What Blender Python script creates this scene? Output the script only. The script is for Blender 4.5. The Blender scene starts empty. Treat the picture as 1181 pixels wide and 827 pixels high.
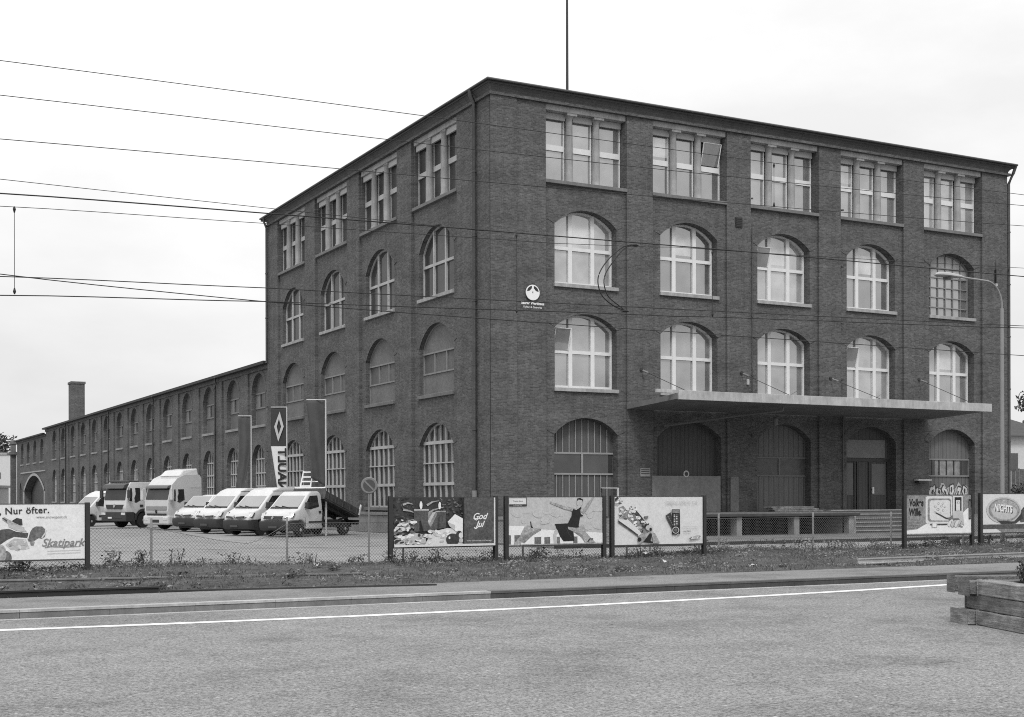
import bpy, bmesh, math, random
from mathutils import Vector, Matrix
random.seed(7)
R = math.radians
S = bpy.context.scene
COL = S.collection

# ------------------------------------------------------------------ camera, sky, sun, exposure
cd = bpy.data.cameras.new('camera'); cam = bpy.data.objects.new('camera', cd); COL.objects.link(cam)
cd.sensor_width = 36; cd.lens = 1526.6 / 1181 * 36
cd.shift_y = (574.4 - 413.5) / 1181
cd.clip_start = 0.1; cd.clip_end = 3000
yaw = R(62.017)
right = Vector((math.sin(yaw), -math.cos(yaw), 0)); fwd = Vector((math.cos(yaw), math.sin(yaw), 0)); up = Vector((0, 0, 1))
M = Matrix((right, up, -fwd)).transposed() @ Matrix.Rotation(R(-0.124), 3, 'Z')
cam.matrix_world = Matrix.Translation((-27.635, -53.827, 1.85)) @ M.to_4x4()
S.camera = cam

SUN_EL, SUN_AZ = 52, 205           # azimuth clockwise from +Y
w = bpy.data.worlds.new('World'); S.world = w; w.use_nodes = True
nt = w.node_tree; nt.nodes.clear()
out = nt.nodes.new('ShaderNodeOutputWorld'); bg = nt.nodes.new('ShaderNodeBackground')
sky = nt.nodes.new('ShaderNodeTexSky'); sky.sky_type = 'NISHITA'; sky.sun_disc = False
sky.sun_elevation = R(SUN_EL); sky.sun_rotation = R(SUN_AZ); sky.air_density = 1.6; sky.dust_density = 5; sky.ozone_density = 1
bw = nt.nodes.new('ShaderNodeRGBToBW')
tc = nt.nodes.new('ShaderNodeTexCoord')
mp = nt.nodes.new('ShaderNodeMapping'); mp.inputs['Scale'].default_value = (1, 1, 2.6)
nz = nt.nodes.new('ShaderNodeTexNoise'); nz.inputs['Scale'].default_value = 2.4; nz.inputs['Detail'].default_value = 7; nz.inputs['Roughness'].default_value = .55
mr = nt.nodes.new('ShaderNodeMapRange'); mr.inputs[1].default_value = .3; mr.inputs[2].default_value = .7; mr.inputs[3].default_value = 6.5; mr.inputs[4].default_value = 8.7
mx = nt.nodes.new('ShaderNodeMix'); mx.data_type = 'FLOAT'; mx.inputs[0].default_value = .88     # overcast: mostly cloud
nt.links.new(tc.outputs['Generated'], mp.inputs[0]); nt.links.new(mp.outputs[0], nz.inputs['Vector'])
nt.links.new(nz.outputs[0], mr.inputs[0]); nt.links.new(sky.outputs[0], bw.inputs[0])
sxyz = nt.nodes.new('ShaderNodeSeparateXYZ'); nt.links.new(tc.outputs['Generated'], sxyz.inputs[0])
zr = nt.nodes.new('ShaderNodeMapRange'); zr.inputs[1].default_value = 0; zr.inputs[2].default_value = 1; zr.inputs[3].default_value = .82; zr.inputs[4].default_value = 1.75; nt.links.new(sxyz.outputs[2], zr.inputs[0])
zm = nt.nodes.new('ShaderNodeMath'); zm.operation = 'MULTIPLY'; nt.links.new(mr.outputs[0], zm.inputs[0]); nt.links.new(zr.outputs[0], zm.inputs[1])
nt.links.new(bw.outputs[0], mx.inputs[2]); nt.links.new(zm.outputs[0], mx.inputs[3])
nt.links.new(mx.outputs[0], bg.inputs['Color']); bg.inputs['Strength'].default_value = .11
nt.links.new(bg.outputs[0], out.inputs['Surface'])

sl = bpy.data.lights.new('sun', 'SUN'); sl.energy = 1.4; sl.angle = R(14)
so = bpy.data.objects.new('sun', sl); COL.objects.link(so)
sd = Vector((math.sin(R(SUN_AZ)) * math.cos(R(SUN_EL)), math.cos(R(SUN_AZ)) * math.cos(R(SUN_EL)), math.sin(R(SUN_EL))))
so.rotation_euler = sd.to_track_quat('Z', 'Y').to_euler()
S.view_settings.view_transform = 'Standard'; S.view_settings.look = 'None'
S.view_settings.exposure = 0.32; S.view_settings.gamma = 1; S.view_settings.use_curve_mapping = False

S.render.engine = 'CYCLES'
S.cycles.use_denoising = False          # leave the fine sampling grain, like film grain
S.cycles.pixel_filter_type = 'BLACKMAN_HARRIS'; S.cycles.filter_width = 1.05
S.cycles.max_bounces = 6; S.cycles.sample_clamp_indirect = 4

# ------------------------------------------------------------------ materials (all grey: the photograph is black and white)
_mats = {}
def N(t, kind, **kw):
    n = t.nodes.new(kind)
    for k, v in kw.items():
        if k in n.inputs: n.inputs[k].default_value = v
        else: setattr(n, k, v)
    return n
def base(name):
    m = bpy.data.materials.new(name); m.use_nodes = True
    t = m.node_tree; return m, t, t.nodes['Principled BSDF']
def grey(v): return (v, v, v, 1)
def coords(t, kind='Object'):
    return t.nodes.new('ShaderNodeTexCoord').outputs[kind]
def ramp(t, src, a, b, va, vb):
    r = N(t, 'ShaderNodeMapRange'); r.inputs[1].default_value = a; r.inputs[2].default_value = b
    r.inputs[3].default_value = va; r.inputs[4].default_value = vb
    t.links.new(src, r.inputs[0]); return r.outputs[0]
def noise(t, vec, scale, detail=4, rough=.55):
    n = N(t, 'ShaderNodeTexNoise', Scale=scale, Detail=detail, Roughness=rough); t.links.new(vec, n.inputs['Vector']); return n.outputs[0]
def math_(t, op, a, b):
    n = N(t, 'ShaderNodeMath', operation=op)
    for i, x in enumerate((a, b)):
        if hasattr(x, 'links'): t.links.new(x, n.inputs[i])
        else: n.inputs[i].default_value = x
    return n.outputs[0]
def surf(v, rough=.6, spec=.3, var=.12, scale=3.0, fine=None, name=None, bump=0):
    """plain grey surface with uneven tone"""
    key = ('surf', v, rough, spec, var, scale, fine, bump)
    if key in _mats: return _mats[key]
    m, t, b = base(name or 'grey surface %.2f' % v)
    c = coords(t)
    f = ramp(t, noise(t, c, scale, 6, .6), .25, .75, 1 - var, 1 + var)
    if fine:
        f = math_(t, 'MULTIPLY', f, ramp(t, noise(t, c, fine, 3, .6), .3, .7, 1 - var, 1 + var))
    val = math_(t, 'MULTIPLY', f, v)
    t.links.new(val, b.inputs['Base Color'])
    b.inputs['Roughness'].default_value = rough; b.inputs['Specular IOR Level'].default_value = spec
    if bump:
        bn = N(t, 'ShaderNodeBump', Strength=bump, Distance=.02); t.links.new(noise(t, c, fine or scale * 8, 5), bn.inputs['Height']); t.links.new(bn.outputs[0], b.inputs['Normal'])
    _mats[key] = m; return m
def paint(v, coat=.4):
    key = ('paint', v, coat)
    if key in _mats: return _mats[key]
    m, t, b = base('car paint %.2f' % v)
    c = coords(t)
    f = ramp(t, noise(t, c, 2.2, 5), .3, .7, .93, 1.05)
    t.links.new(math_(t, 'MULTIPLY', f, v), b.inputs['Base Color'])
    b.inputs['Roughness'].default_value = .38; b.inputs['Coat Weight'].default_value = coat; b.inputs['Coat Roughness'].default_value = .12
    _mats[key] = m; return m
def brick(v=.062, name='brick', patch=.5):
    m, t, b = base(name)
    c = coords(t)
    sx = t.nodes.new('ShaderNodeSeparateXYZ'); t.links.new(c, sx.inputs[0])
    cx = t.nodes.new('ShaderNodeCombineXYZ')
    t.links.new(math_(t, 'ADD', sx.outputs[0], sx.outputs[1]), cx.inputs[0]); t.links.new(sx.outputs[2], cx.inputs[1])
    uv = cx.outputs[0]
    bt = N(t, 'ShaderNodeTexBrick', Scale=1.0); bt.inputs['Brick Width'].default_value = .2; bt.inputs['Row Height'].default_value = .068
    bt.inputs['Mortar Size'].default_value = .009; bt.inputs['Mortar Smooth'].default_value = .3; bt.inputs['Bias'].default_value = -.1
    bt.inputs['Color1'].default_value = grey(v * .76); bt.inputs['Color2'].default_value = grey(v * 1.36); bt.inputs['Mortar'].default_value = grey(v * 1.25)
    t.links.new(uv, bt.inputs['Vector'])
    bwn = t.nodes.new('ShaderNodeRGBToBW'); t.links.new(bt.outputs['Color'], bwn.inputs[0])
    # smoky grime and efflorescence that belong to the wall
    mpg = t.nodes.new('ShaderNodeMapping'); mpg.inputs['Scale'].default_value = (.35, 1.1, 1); t.links.new(uv, mpg.inputs[0])
    big = ramp(t, noise(t, mpg.outputs[0], .9, 6, .65), .28, .72, .74, 1.26)
    mid = ramp(t, noise(t, uv, 11, 6, .85), .36, .64, .68, 1.36)
    mps = t.nodes.new('ShaderNodeMapping'); mps.inputs['Scale'].default_value = (1, 4, 1); t.links.new(uv, mps.inputs[0])
    sp = ramp(t, noise(t, mps.outputs[0], 2.8, 7, .85), .54, .7, 1, 1 + patch * 3.2)
    reg = ramp(t, noise(t, uv, .33, 3), .45, .7, 0, 1)
    spx = math_(t, 'ADD', math_(t, 'MULTIPLY', math_(t, 'SUBTRACT', sp, 1), reg), 1)
    mpr = t.nodes.new('ShaderNodeMapping'); mpr.inputs['Scale'].default_value = (1.7, .12, 1); t.links.new(uv, mpr.inputs[0])
    streak = ramp(t, noise(t, mpr.outputs[0], 1.6, 5, .7), .3, .7, .84, 1.14)
    spx = math_(t, 'MULTIPLY', spx, streak)
    val = math_(t, 'MULTIPLY', math_(t, 'MULTIPLY', bwn.outputs[0], big), math_(t, 'MULTIPLY', mid, spx))
    t.links.new(val, b.inputs['Base Color'])
    b.inputs['Roughness'].default_value = .85; b.inputs['Specular IOR Level'].default_value = .2
    bn = N(t, 'ShaderNodeBump', Strength=.35, Distance=.01, invert=True); t.links.new(bt.outputs['Fac'], bn.inputs['Height']); t.links.new(bn.outputs[0], b.inputs['Normal'])
    return m
def asphalt(v, name, speck=.6, coarse=.5, rough=.9):
    m, t, b = base(name)
    c = coords(t)
    f = ramp(t, noise(t, c, .22, 5, .6), .3, .7, .9, 1.08)
    f = math_(t, 'MULTIPLY', f, ramp(t, noise(t, c, 1.3, 7, .7), .3, .7, .92, 1.07))
    f = math_(t, 'MULTIPLY', f, ramp(t, noise(t, c, 36, 6, .85), .4, .6, 1 - coarse*1.3, 1 + coarse*1.3))
    # worn dark patches where the binder shows
    wear = ramp(t, noise(t, c, .5, 8, .75), .48, .64, 1.06, .74)
    f = math_(t, 'MULTIPLY', f, wear)
    vo = N(t, 'ShaderNodeTexVoronoi', Scale=11.0, Randomness=1.0); t.links.new(c, vo.inputs['Vector'])
    sps = ramp(t, vo.outputs['Distance'], .14, .24, 1, 0)
    sel = t.nodes.new('ShaderNodeSeparateColor'); t.links.new(vo.outputs['Color'], sel.inputs[0])
    pick = ramp(t, sel.outputs[0], .78, .8, 0, 1)
    f = math_(t, 'ADD', f, math_(t, 'MULTIPLY', math_(t, 'MULTIPLY', sps, pick), speck))
    pick2 = math_(t, 'MULTIPLY', ramp(t, sel.outputs[1], .55, .57, 0, 1), ramp(t, noise(t, c, .9, 5, .7), .42, .6, .25, 1))
    f = math_(t, 'SUBTRACT', f, math_(t, 'MULTIPLY', math_(t, 'MULTIPLY', sps, pick2), .45))
    # a few long hairline cracks
    vc = N(t, 'ShaderNodeTexVoronoi', Scale=.16, feature='DISTANCE_TO_EDGE')
    dn = N(t, 'ShaderNodeTexNoise', Scale=1.2, Detail=6.0); t.links.new(c, dn.inputs['Vector'])
    ad = N(t, 'ShaderNodeVectorMath', operation='MULTIPLY_ADD'); ad.inputs[1].default_value = (.5, .5, .5); t.links.new(dn.outputs['Color'], ad.inputs[0]); t.links.new(c, ad.inputs[2])
    t.links.new(ad.outputs[0], vc.inputs['Vector'])
    f = math_(t, 'MULTIPLY', f, ramp(t, vc.outputs['Distance'], .0008, .0024, .72, 1))
    t.links.new(math_(t, 'MULTIPLY', f, v), b.inputs['Base Color'])
    b.inputs['Roughness'].default_value = rough; b.inputs['Specular IOR Level'].default_value = .25
    bn = N(t, 'ShaderNodeBump', Strength=.5, Distance=.01); t.links.new(noise(t, c, 60, 4, .7), bn.inputs['Height']); t.links.new(bn.outputs[0], b.inputs['Normal'])
    return m
def glass(v, refl, name, rough=.03):
    """window pane: dark or blind-lit room behind with a mirror-like outer face"""
    m, t, b = base(name)
    c = coords(t)
    b.inputs['Roughness'].default_value = .5; b.inputs['Specular IOR Level'].default_value = .5 if refl > .2 else .1
    wc = t.nodes.new('ShaderNodeNewGeometry').outputs['Position']
    t.links.new(math_(t, 'MULTIPLY', ramp(t, noise(t, wc, .6, 4), .32, .68, .6, 1.4), v), b.inputs['Base Color'])
    g = N(t, 'ShaderNodeBsdfGlossy', Roughness=rough); g.inputs['Color'].default_value = grey(.9)
    bn = N(t, 'ShaderNodeBump', Strength=.06, Distance=.05); t.links.new(noise(t, wc, .8, 2), bn.inputs['Height']); t.links.new(bn.outputs[0], g.inputs['Normal'])
    ms = t.nodes.new('ShaderNodeMixShader'); ms.inputs[0].default_value = refl
    t.links.new(b.outputs[0], ms.inputs[1]); t.links.new(g.outputs[0], ms.inputs[2])
    t.links.new(ms.outputs[0], t.nodes['Material Output'].inputs['Surface'])
    return m
def slats(v, line, pitch, axis=0, name='slats', light=True, width=.14):
    """vertical boards with seams, seam positions in the object's own x"""
    m, t, b = base(name)
    c = coords(t); sx = t.nodes.new('ShaderNodeSeparateXYZ'); t.links.new(c, sx.inputs[0])
    fr = math_(t, 'FRACT', math_(t, 'ADD', math_(t, 'DIVIDE', sx.outputs[axis], pitch), 100.0), 0)
    ed = math_(t, 'LESS_THAN', fr, width)
    mixf = N(t, 'ShaderNodeMix', data_type='FLOAT'); t.links.new(ed, mixf.inputs[0])
    mpg = t.nodes.new('ShaderNodeMapping'); mpg.inputs['Scale'].default_value = (6, 6, .5); t.links.new(c, mpg.inputs[0])
    t.links.new(math_(t, 'MULTIPLY', ramp(t, noise(t, mpg.outputs[0], 1.5, 5), .3, .7, .8, 1.2), v), mixf.inputs[2]); mixf.inputs[3].default_value = line
    t.links.new(mixf.outputs[0], b.inputs['Base Color']); b.inputs['Roughness'].default_value = .7
    return m
def concrete(v, name='concrete'):
    m, t, b = base(name)
    c = coords(t)
    f = ramp(t, noise(t, c, 1.1, 7, .65), .28, .72, .72, 1.25)
    mpg = t.nodes.new('ShaderNodeMapping'); mpg.inputs['Scale'].default_value = (3, 3, .6); t.links.new(c, mpg.inputs[0])
    f = math_(t, 'MULTIPLY', f, ramp(t, noise(t, mpg.outputs[0], 2, 5, .7), .3, .7, .8, 1.15))
    f = math_(t, 'MULTIPLY', f, ramp(t, noise(t, c, 30, 3), .3, .7, .9, 1.1))
    t.links.new(math_(t, 'MULTIPLY', f, v), b.inputs['Base Color']); b.inputs['Roughness'].default_value = .85
    return m
def timber(v, name='weathered timber'):
    m, t, b = base(name)
    c = coords(t)
    mpg = t.nodes.new('ShaderNodeMapping'); mpg.inputs['Scale'].default_value = (1.2, 14, 14); t.links.new(c, mpg.inputs[0])
    f = ramp(t, noise(t, mpg.outputs[0], 2.2, 8, .7), .28, .72, .5, 1.5)
    f = math_(t, 'MULTIPLY', f, ramp(t, noise(t, c, 4.5, 6, .7), .3, .7, .55, 1.35))
    f = math_(t, 'MULTIPLY', f, ramp(t, noise(t, c, 1.6, 3, .7), .35, .65, .7, 1.25))
    t.links.new(math_(t, 'MULTIPLY', f, v), b.inputs['Base Color']); b.inputs['Roughness'].default_value = .9
    bn = N(t, 'ShaderNodeBump', Strength=.8, Distance=.02); t.links.new(f, bn.inputs['Height']); t.links.new(bn.outputs[0], b.inputs['Normal'])
    return m

BRICK = brick(.084, 'dark brick'); BRICK2 = brick(.09, 'annex brick')
STONE = concrete(.3, 'lintel stone'); STONE_D = concrete(.13, 'sill stone'); PLINTH = concrete(.2, 'rendered plinth')
CONC = concrete(.22); CONC_D = concrete(.12, 'old concrete')
WHITE = surf(.62, .5, .4, .06); WHITE_D = surf(.36, .6, .3, .15, 2); FRAME_G = surf(.2, .6, .3, .2, 2)
DARK = surf(.03, .5, .4, .2); BLACK = surf(.014, .45, .5, .2); STEEL_D = surf(.05, .5, .5, .3, 2.0, 14); STEEL_L = surf(.3, .45, .6, .15)
ROOFM = surf(.03, .7, .3, .25, .8); RUBBER = surf(.02, .8, .3, .2, 6)
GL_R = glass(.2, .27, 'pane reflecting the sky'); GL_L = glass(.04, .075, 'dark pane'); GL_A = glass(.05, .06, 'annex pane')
BOARD = surf(.125, .8, .2, .16, 1.2, 9, 'boarded panel'); BOARD2 = surf(.1, .8, .2, .16, 1.2, 9, 'grey board')
CARGLASS = glass(.02, .05, 'car side glass', .02); SCREEN = glass(.07, .3, 'windscreen', .03)
PW = paint(.52); PW2 = paint(.47); PLAST = surf(.032, .6, .4, .15, 4); LAMPG = surf(.5, .12, .9, .3, 12); RIM = surf(.25, .45, .6, .2, 6)
WIRE = surf(.02, .6, .3, .1)

# ------------------------------------------------------------------ mesh helpers
class MB:
    def __init__(s): s.v = []; s.f = []; s.m = []
    def add(s, vs, fs, mi=0):
        n = len(s.v); s.v += [tuple(v) for v in vs]
        for f in fs: s.f.append([i + n for i in f]); s.m.append(mi)
        return s
    def box(s, x0, x1, y0, y1, z0, z1, mi=0):
        return s.add([(x0,y0,z0),(x1,y0,z0),(x1,y1,z0),(x0,y1,z0),(x0,y0,z1),(x1,y0,z1),(x1,y1,z1),(x0,y1,z1)],
              [(0,3,2,1),(4,5,6,7),(0,1,5,4),(1,2,6,5),(2,3,7,6),(3,0,4,7)], mi)
    def obox(s, M4, sx, sy, sz, mi=0):
        vs = [M4 @ Vector((x, y, z)) for z in (-sz/2, sz/2) for x, y in ((-sx/2,-sy/2),(sx/2,-sy/2),(sx/2,sy/2),(-sx/2,sy/2))]
        return s.add(vs, [(0,3,2,1),(4,5,6,7),(0,1,5,4),(1,2,6,5),(2,3,7,6),(3,0,4,7)], mi)
    def prism(s, pts, off, mi=0):
        n = len(pts); o = Vector(off); a = [Vector(p) for p in pts]
        return s.add(a + [p + o for p in a], [list(range(n))[::-1], list(range(n, 2*n))] + [[i, (i+1) % n, n + (i+1) % n, n + i] for i in range(n)], mi)
    def face(s, pts, mi=0): return s.add(pts, [list(range(len(pts)))], mi)
    def tube(s, path, r, n=6, mi=0, cap=True):
        path = [Vector(p) for p in path]; k = len(path); rs = r if isinstance(r, (list, tuple)) else [r] * k
        vs = []
        for i, p in enumerate(path):
            d = (path[min(i+1, k-1)] - path[max(i-1, 0)]).normalized()
            a = d.cross(Vector((0, 0, 1)) if abs(d.z) < .95 else Vector((1, 0, 0))).normalized(); b = d.cross(a)
            vs += [p + (a * math.cos(2*math.pi*j/n) + b * math.sin(2*math.pi*j/n)) * rs[i] for j in range(n)]
        fs = [[i*n + j, i*n + (j+1) % n, (i+1)*n + (j+1) % n, (i+1)*n + j] for i in range(k-1) for j in range(n)]
        if cap: fs += [list(range(n))[::-1], [(k-1)*n + j for j in range(n)]]
        return s.add(vs, fs, mi)
    def lathe(s, prof, n=20, mi=0, M4=None):
        vs = []
        for r, z in prof:
            for j in range(n):
                p = Vector((r*math.cos(2*math.pi*j/n), r*math.sin(2*math.pi*j/n), z)); vs.append(M4 @ p if M4 else p)
        k = len(prof)
        fs = [[i*n + j, i*n + (j+1) % n, (i+1)*n + (j+1) % n, (i+1)*n + j] for i in range(k-1) for j in range(n)]
        fs += [list(range(n))[::-1], [(k-1)*n + j for j in range(n)]]
        return s.add(vs, fs, mi)
    def build(s, name, mats, parent=None, smooth=None, bevel=0, loc=None):
        me = bpy.data.meshes.new(name); me.from_pydata([tuple(v) for v in s.v], [], s.f)
        for m in (mats if isinstance(mats, (list, tuple)) else [mats]): me.materials.append(m)
        me.polygons.foreach_set('material_index', s.m)
        if smooth:
            me.polygons.foreach_set('use_smooth', [True] * len(me.polygons)); me.set_sharp_from_angle(angle=R(smooth))
        me.update()
        return link(name, me, parent, bevel, loc)
def link(name, me, parent=None, bevel=0, loc=None):
    o = bpy.data.objects.new(name, me); COL.objects.link(o)
    if parent: o.parent = parent
    if loc: o.location = loc
    if bevel:
        b = o.modifiers.new('bevel', 'BEVEL'); b.width = bevel; b.segments = 2; b.limit_method = 'ANGLE'; b.angle_limit = R(35)
    return o
def tag(o, label, cat, group=None, kind=None):
    o['label'] = label; o['category'] = cat
    if group: o['group'] = group
    if kind: o['kind'] = kind
    return o
def struct(o): o['kind'] = 'structure'; return o
def thing(name, label, cat, loc=(0,0,0), rz=0, group=None):
    o = bpy.data.objects.new(name, None); COL.objects.link(o); o.location = loc; o.rotation_euler = (0, 0, rz); o.empty_display_size = .3
    return tag(o, label, cat, group)
KIDS = {}
def copy_tree(o, parent=None):
    c = o.copy(); COL.objects.link(c)
    if parent: c.parent = parent
    for ch in list(o.children): copy_tree(ch, c)
    return c
def text_mesh(txt, size, shear=0, space=1, bold=0, align='CENTER'):
    cu = bpy.data.curves.new('lettering', 'FONT'); cu.body = txt; cu.size = size; cu.shear = shear; cu.space_character = space
    cu.align_x = align; cu.align_y = 'CENTER'; cu.offset = bold; cu.resolution_u = 3
    ob = bpy.data.objects.new('lettering', cu); COL.objects.link(ob)
    dg = bpy.context.evaluated_depsgraph_get(); me = bpy.data.meshes.new_from_object(ob.evaluated_get(dg))
    vs = [v.co.copy() for v in me.vertices]; fs = [list(p.vertices) for p in me.polygons]
    bpy.data.objects.remove(ob); bpy.data.curves.remove(cu); bpy.data.meshes.remove(me)
    return vs, fs

# ------------------------------------------------------------------ ground
ROADZ, PAVEZ, VERGEZ = .15, .27, .2
ASPH = asphalt(.188, 'road asphalt', .85, .5); LOT = asphalt(.23, 'yard asphalt', .3, .25); PAVE = asphalt(.175, 'pavement asphalt', .3, .3)
g = MB().face([(-1500,-1500,-.02),(1500,-1500,-.02),(1500,1500,-.02),(-1500,1500,-.02)])
struct(g.build('ground', LOT))
struct(MB().box(-300, 300, -300, -33.98, -.6, ROADZ).build('road', ASPH))
struct(MB().box(-300, 300, -33.8, -31.4, -.6, PAVEZ).build('pavement', PAVE))
# yard apron in front of the loading dock, darker and with a low kerb
struct(MB().box(-3.4, 200, -11.5, -.4, -.4, .06).build('loading_apron', asphalt(.15, 'apron paving', .2, .4)))
struct(MB().box(-3.4, 200, -11.68, -11.5, -.4, .11).build('kerb', surf(.035, .8, .2, .3, 2)))
# kerb: pale granite to the left, dark stones to the right
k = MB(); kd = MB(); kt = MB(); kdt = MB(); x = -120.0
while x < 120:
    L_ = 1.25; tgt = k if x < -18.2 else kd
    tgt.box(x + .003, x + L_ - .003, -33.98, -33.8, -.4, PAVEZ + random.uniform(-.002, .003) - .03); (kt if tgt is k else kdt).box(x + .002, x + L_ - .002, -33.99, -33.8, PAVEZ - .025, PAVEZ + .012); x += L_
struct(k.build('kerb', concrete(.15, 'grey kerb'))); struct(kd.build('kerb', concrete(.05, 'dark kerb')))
struct(kt.build('kerb_edge', concrete(.34, 'pale kerb edge'))); struct(kdt.build('kerb_edge', concrete(.09, 'dark kerb edge')))  # thin top slabs, lighter than the kerb face below
struct(MB().box(-120, 120, -34.14, -33.985, -.4, ROADZ + .006).build('gutter_line', concrete(.36, 'gutter stone')))
# painted white edge line, slightly wavering
wl = MB(); pts = [(-60, -35.2), (-25.4, -35.62), (-22, -35.86), (-19.4, -35.95), (-15, -35.85), (-11, -35.5), (-7.9, -35.12), (-3, -34.7), (20, -34.5)]
def lerp_path(pts, n):
    out_ = []
    for (a, b), (c, d) in zip(pts, pts[1:]):
        for i in range(n): out_.append((a + (c-a)*i/n, b + (d-b)*i/n))
    return out_ + [pts[-1]]
P_ = lerp_path(pts, 8)
P_ = [(a, (P_[max(i-4,0)][1] + P_[i][1] + P_[min(i+4,len(P_)-1)][1]) / 3) for i, (a, b) in enumerate(P_)]
for (a, b), (c, d) in zip(P_, P_[1:]): wl.face([(a, b-.12, ROADZ+.004), (c, d-.12, ROADZ+.004), (c, d+.12, ROADZ+.004), (a, b+.12, ROADZ+.004)])
struct(wl.build('road_marking', surf(.62, .7, .2, .22, 1.5, 9, 'road paint')))

# verge: soil bank with rails and grass
def vz(x, y):
    t = (y + 31.4) / 10.6
    return VERGEZ + .02 + .05 * math.sin(x * .7 + y) + .06 * math.sin(y * 1.1 + x * .23) - .06 * t
vm = MB(); nx, ny = 160, 22; vs = []
for j in range(ny + 1):
    for i in range(nx + 1):
        X = -62 + 124 * i / nx; Y = -31.4 + 10.7 * j / ny
        z = vz(X, Y) + random.uniform(-.02, .02)
        if j == 0: z = PAVEZ - .02
        if j == ny: z = -.1
        vs.append((X, Y, z))
vm.add(vs, [[j*(nx+1)+i, j*(nx+1)+i+1, (j+1)*(nx+1)+i+1, (j+1)*(nx+1)+i] for j in range(ny) for i in range(nx)])
struct(vm.build('verge', surf(.07, .95, .1, .4, 1.6, 12, 'soil and moss'), smooth=60))

gr = MB()
def blade(x, y, h, wd, lean, mi):
    a = random.uniform(0, 6.283); dx, dy = math.cos(a)*wd, math.sin(a)*wd; l = random.uniform(0, lean)*h; b = random.uniform(0, 6.283)
    z = vz(x, y) - .02
    ex, ey = math.cos(b)*l, math.sin(b)*l
    gr.add([(x-dx, y-dy, z), (x+dx, y+dy, z), (x+dx*.6+ex*.4, y+dy*.6+ey*.4, z+h*.6), (x+ex, y+ey, z+h)], [(0,1,2,3)], mi)
def dens(x, y):
    return .5 + .5*math.sin(x*.9+1.3*math.sin(y*.8))*math.sin(y*1.3+.6*math.sin(x*.5))
cnt = 0
while cnt < 52000:
    x = random.uniform(-29, 13); y = -31.3 + 10.2*random.random()
    d = dens(x, y); nearf = max(0, (y + 24.5)/4)
    if random.random() > .25 + .75*d and nearf < .2: continue
    h = random.uniform(.02, .075) * (1 + .5*d) + nearf*random.uniform(0, .05)
    blade(x, y, h, random.uniform(.004, .012), .9, random.choice((0, 0, 1, 1, 2))); cnt += 1
def leaf(x, y, z, r, mi):
    a = Vector((random.gauss(0,1), random.gauss(0,1), random.gauss(0,.7))).normalized(); b = a.orthogonal().normalized()*r*random.uniform(.5,1); a = a*r
    p = Vector((x, y, z)); gr.add([p-a, p-b*.6, p+a, p+b*.6], [(0,1,2,3)], mi)
for c_ in range(1700):                      # broad-leaved weeds in clumps, most of them along the fence
    x = random.uniform(-28, 12); y = random.gauss(-21.6, .4) if random.random() < .55 else random.uniform(-30.8, -22)
    big = random.random() < .12
    hh = random.uniform(.2, .42) if big and y > -23 else random.uniform(.05, .15)
    rr_ = random.uniform(.1, .28) if not big else random.uniform(.12, .2); zb = vz(x, y)
    mi = random.choice((1, 3, 3, 0, 2))
    for q in range(random.randint(14, 40)*(2 if big else 1)):
        leaf(x + random.gauss(0, rr_*.6), y + random.gauss(0, rr_*.6), zb + random.random()**1.4*hh, random.uniform(.015, .042)*(1.5 if big else 1), mi if random.random() < .7 else random.choice((0,1,2,3)))
    if big:
        for q in range(2): blade(x + random.gauss(0,.08), y + random.gauss(0,.08), hh*1.2, .008, .4, 3)
tag(gr.build('grass', [surf(.08, .9, .1, .2), surf(.115, .9, .1, .2), surf(.2, .9, .1, .2), surf(.05, .9, .1, .2)]), 'patchy weedy grass on the verge between pavement and fence', 'grass', kind='stuff')

def rail(label, y0, y1, x0, x1, top, mat, grp):
    m_ = MB(); dx = x1 - x0
    prof = [(-.06,0),(.06,0),(.06,.015),(.012,.03),(.012,.1),(.034,.11),(.034,.14),(-.034,.14),(-.034,.11),(-.012,.1),(-.012,.03),(-.06,.015)]
    m_.prism([(x0, y0 + a, b + top - .14) for a, b in prof], (dx, y1 - y0, 0))
    tag(m_.build('steel_rail', mat), label, 'rail', grp)
rail('dark steel rail along the back edge of the pavement, thicker end at left', -30.6, -31.2, -40, -22.4, .37, surf(.022, .6, .4, .3, 3), None)
rail('thin dark rail continuing flush along the back edge of the pavement', -31.2, -32.0, -22.38, -17.6, .3, surf(.03, .6, .4, .3, 3), None)
rail('pale topped rail running half buried through the verge grass', -26.9, -28.4, -26.5, -17.6, .33, surf(.16, .6, .4, .4, 3), None)
rail('short weathered rail showing in the grass near the right end of the verge', -28.8, -28.1, -4.6, 4, .33, surf(.3, .6, .4, .35, 3), None)

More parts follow.
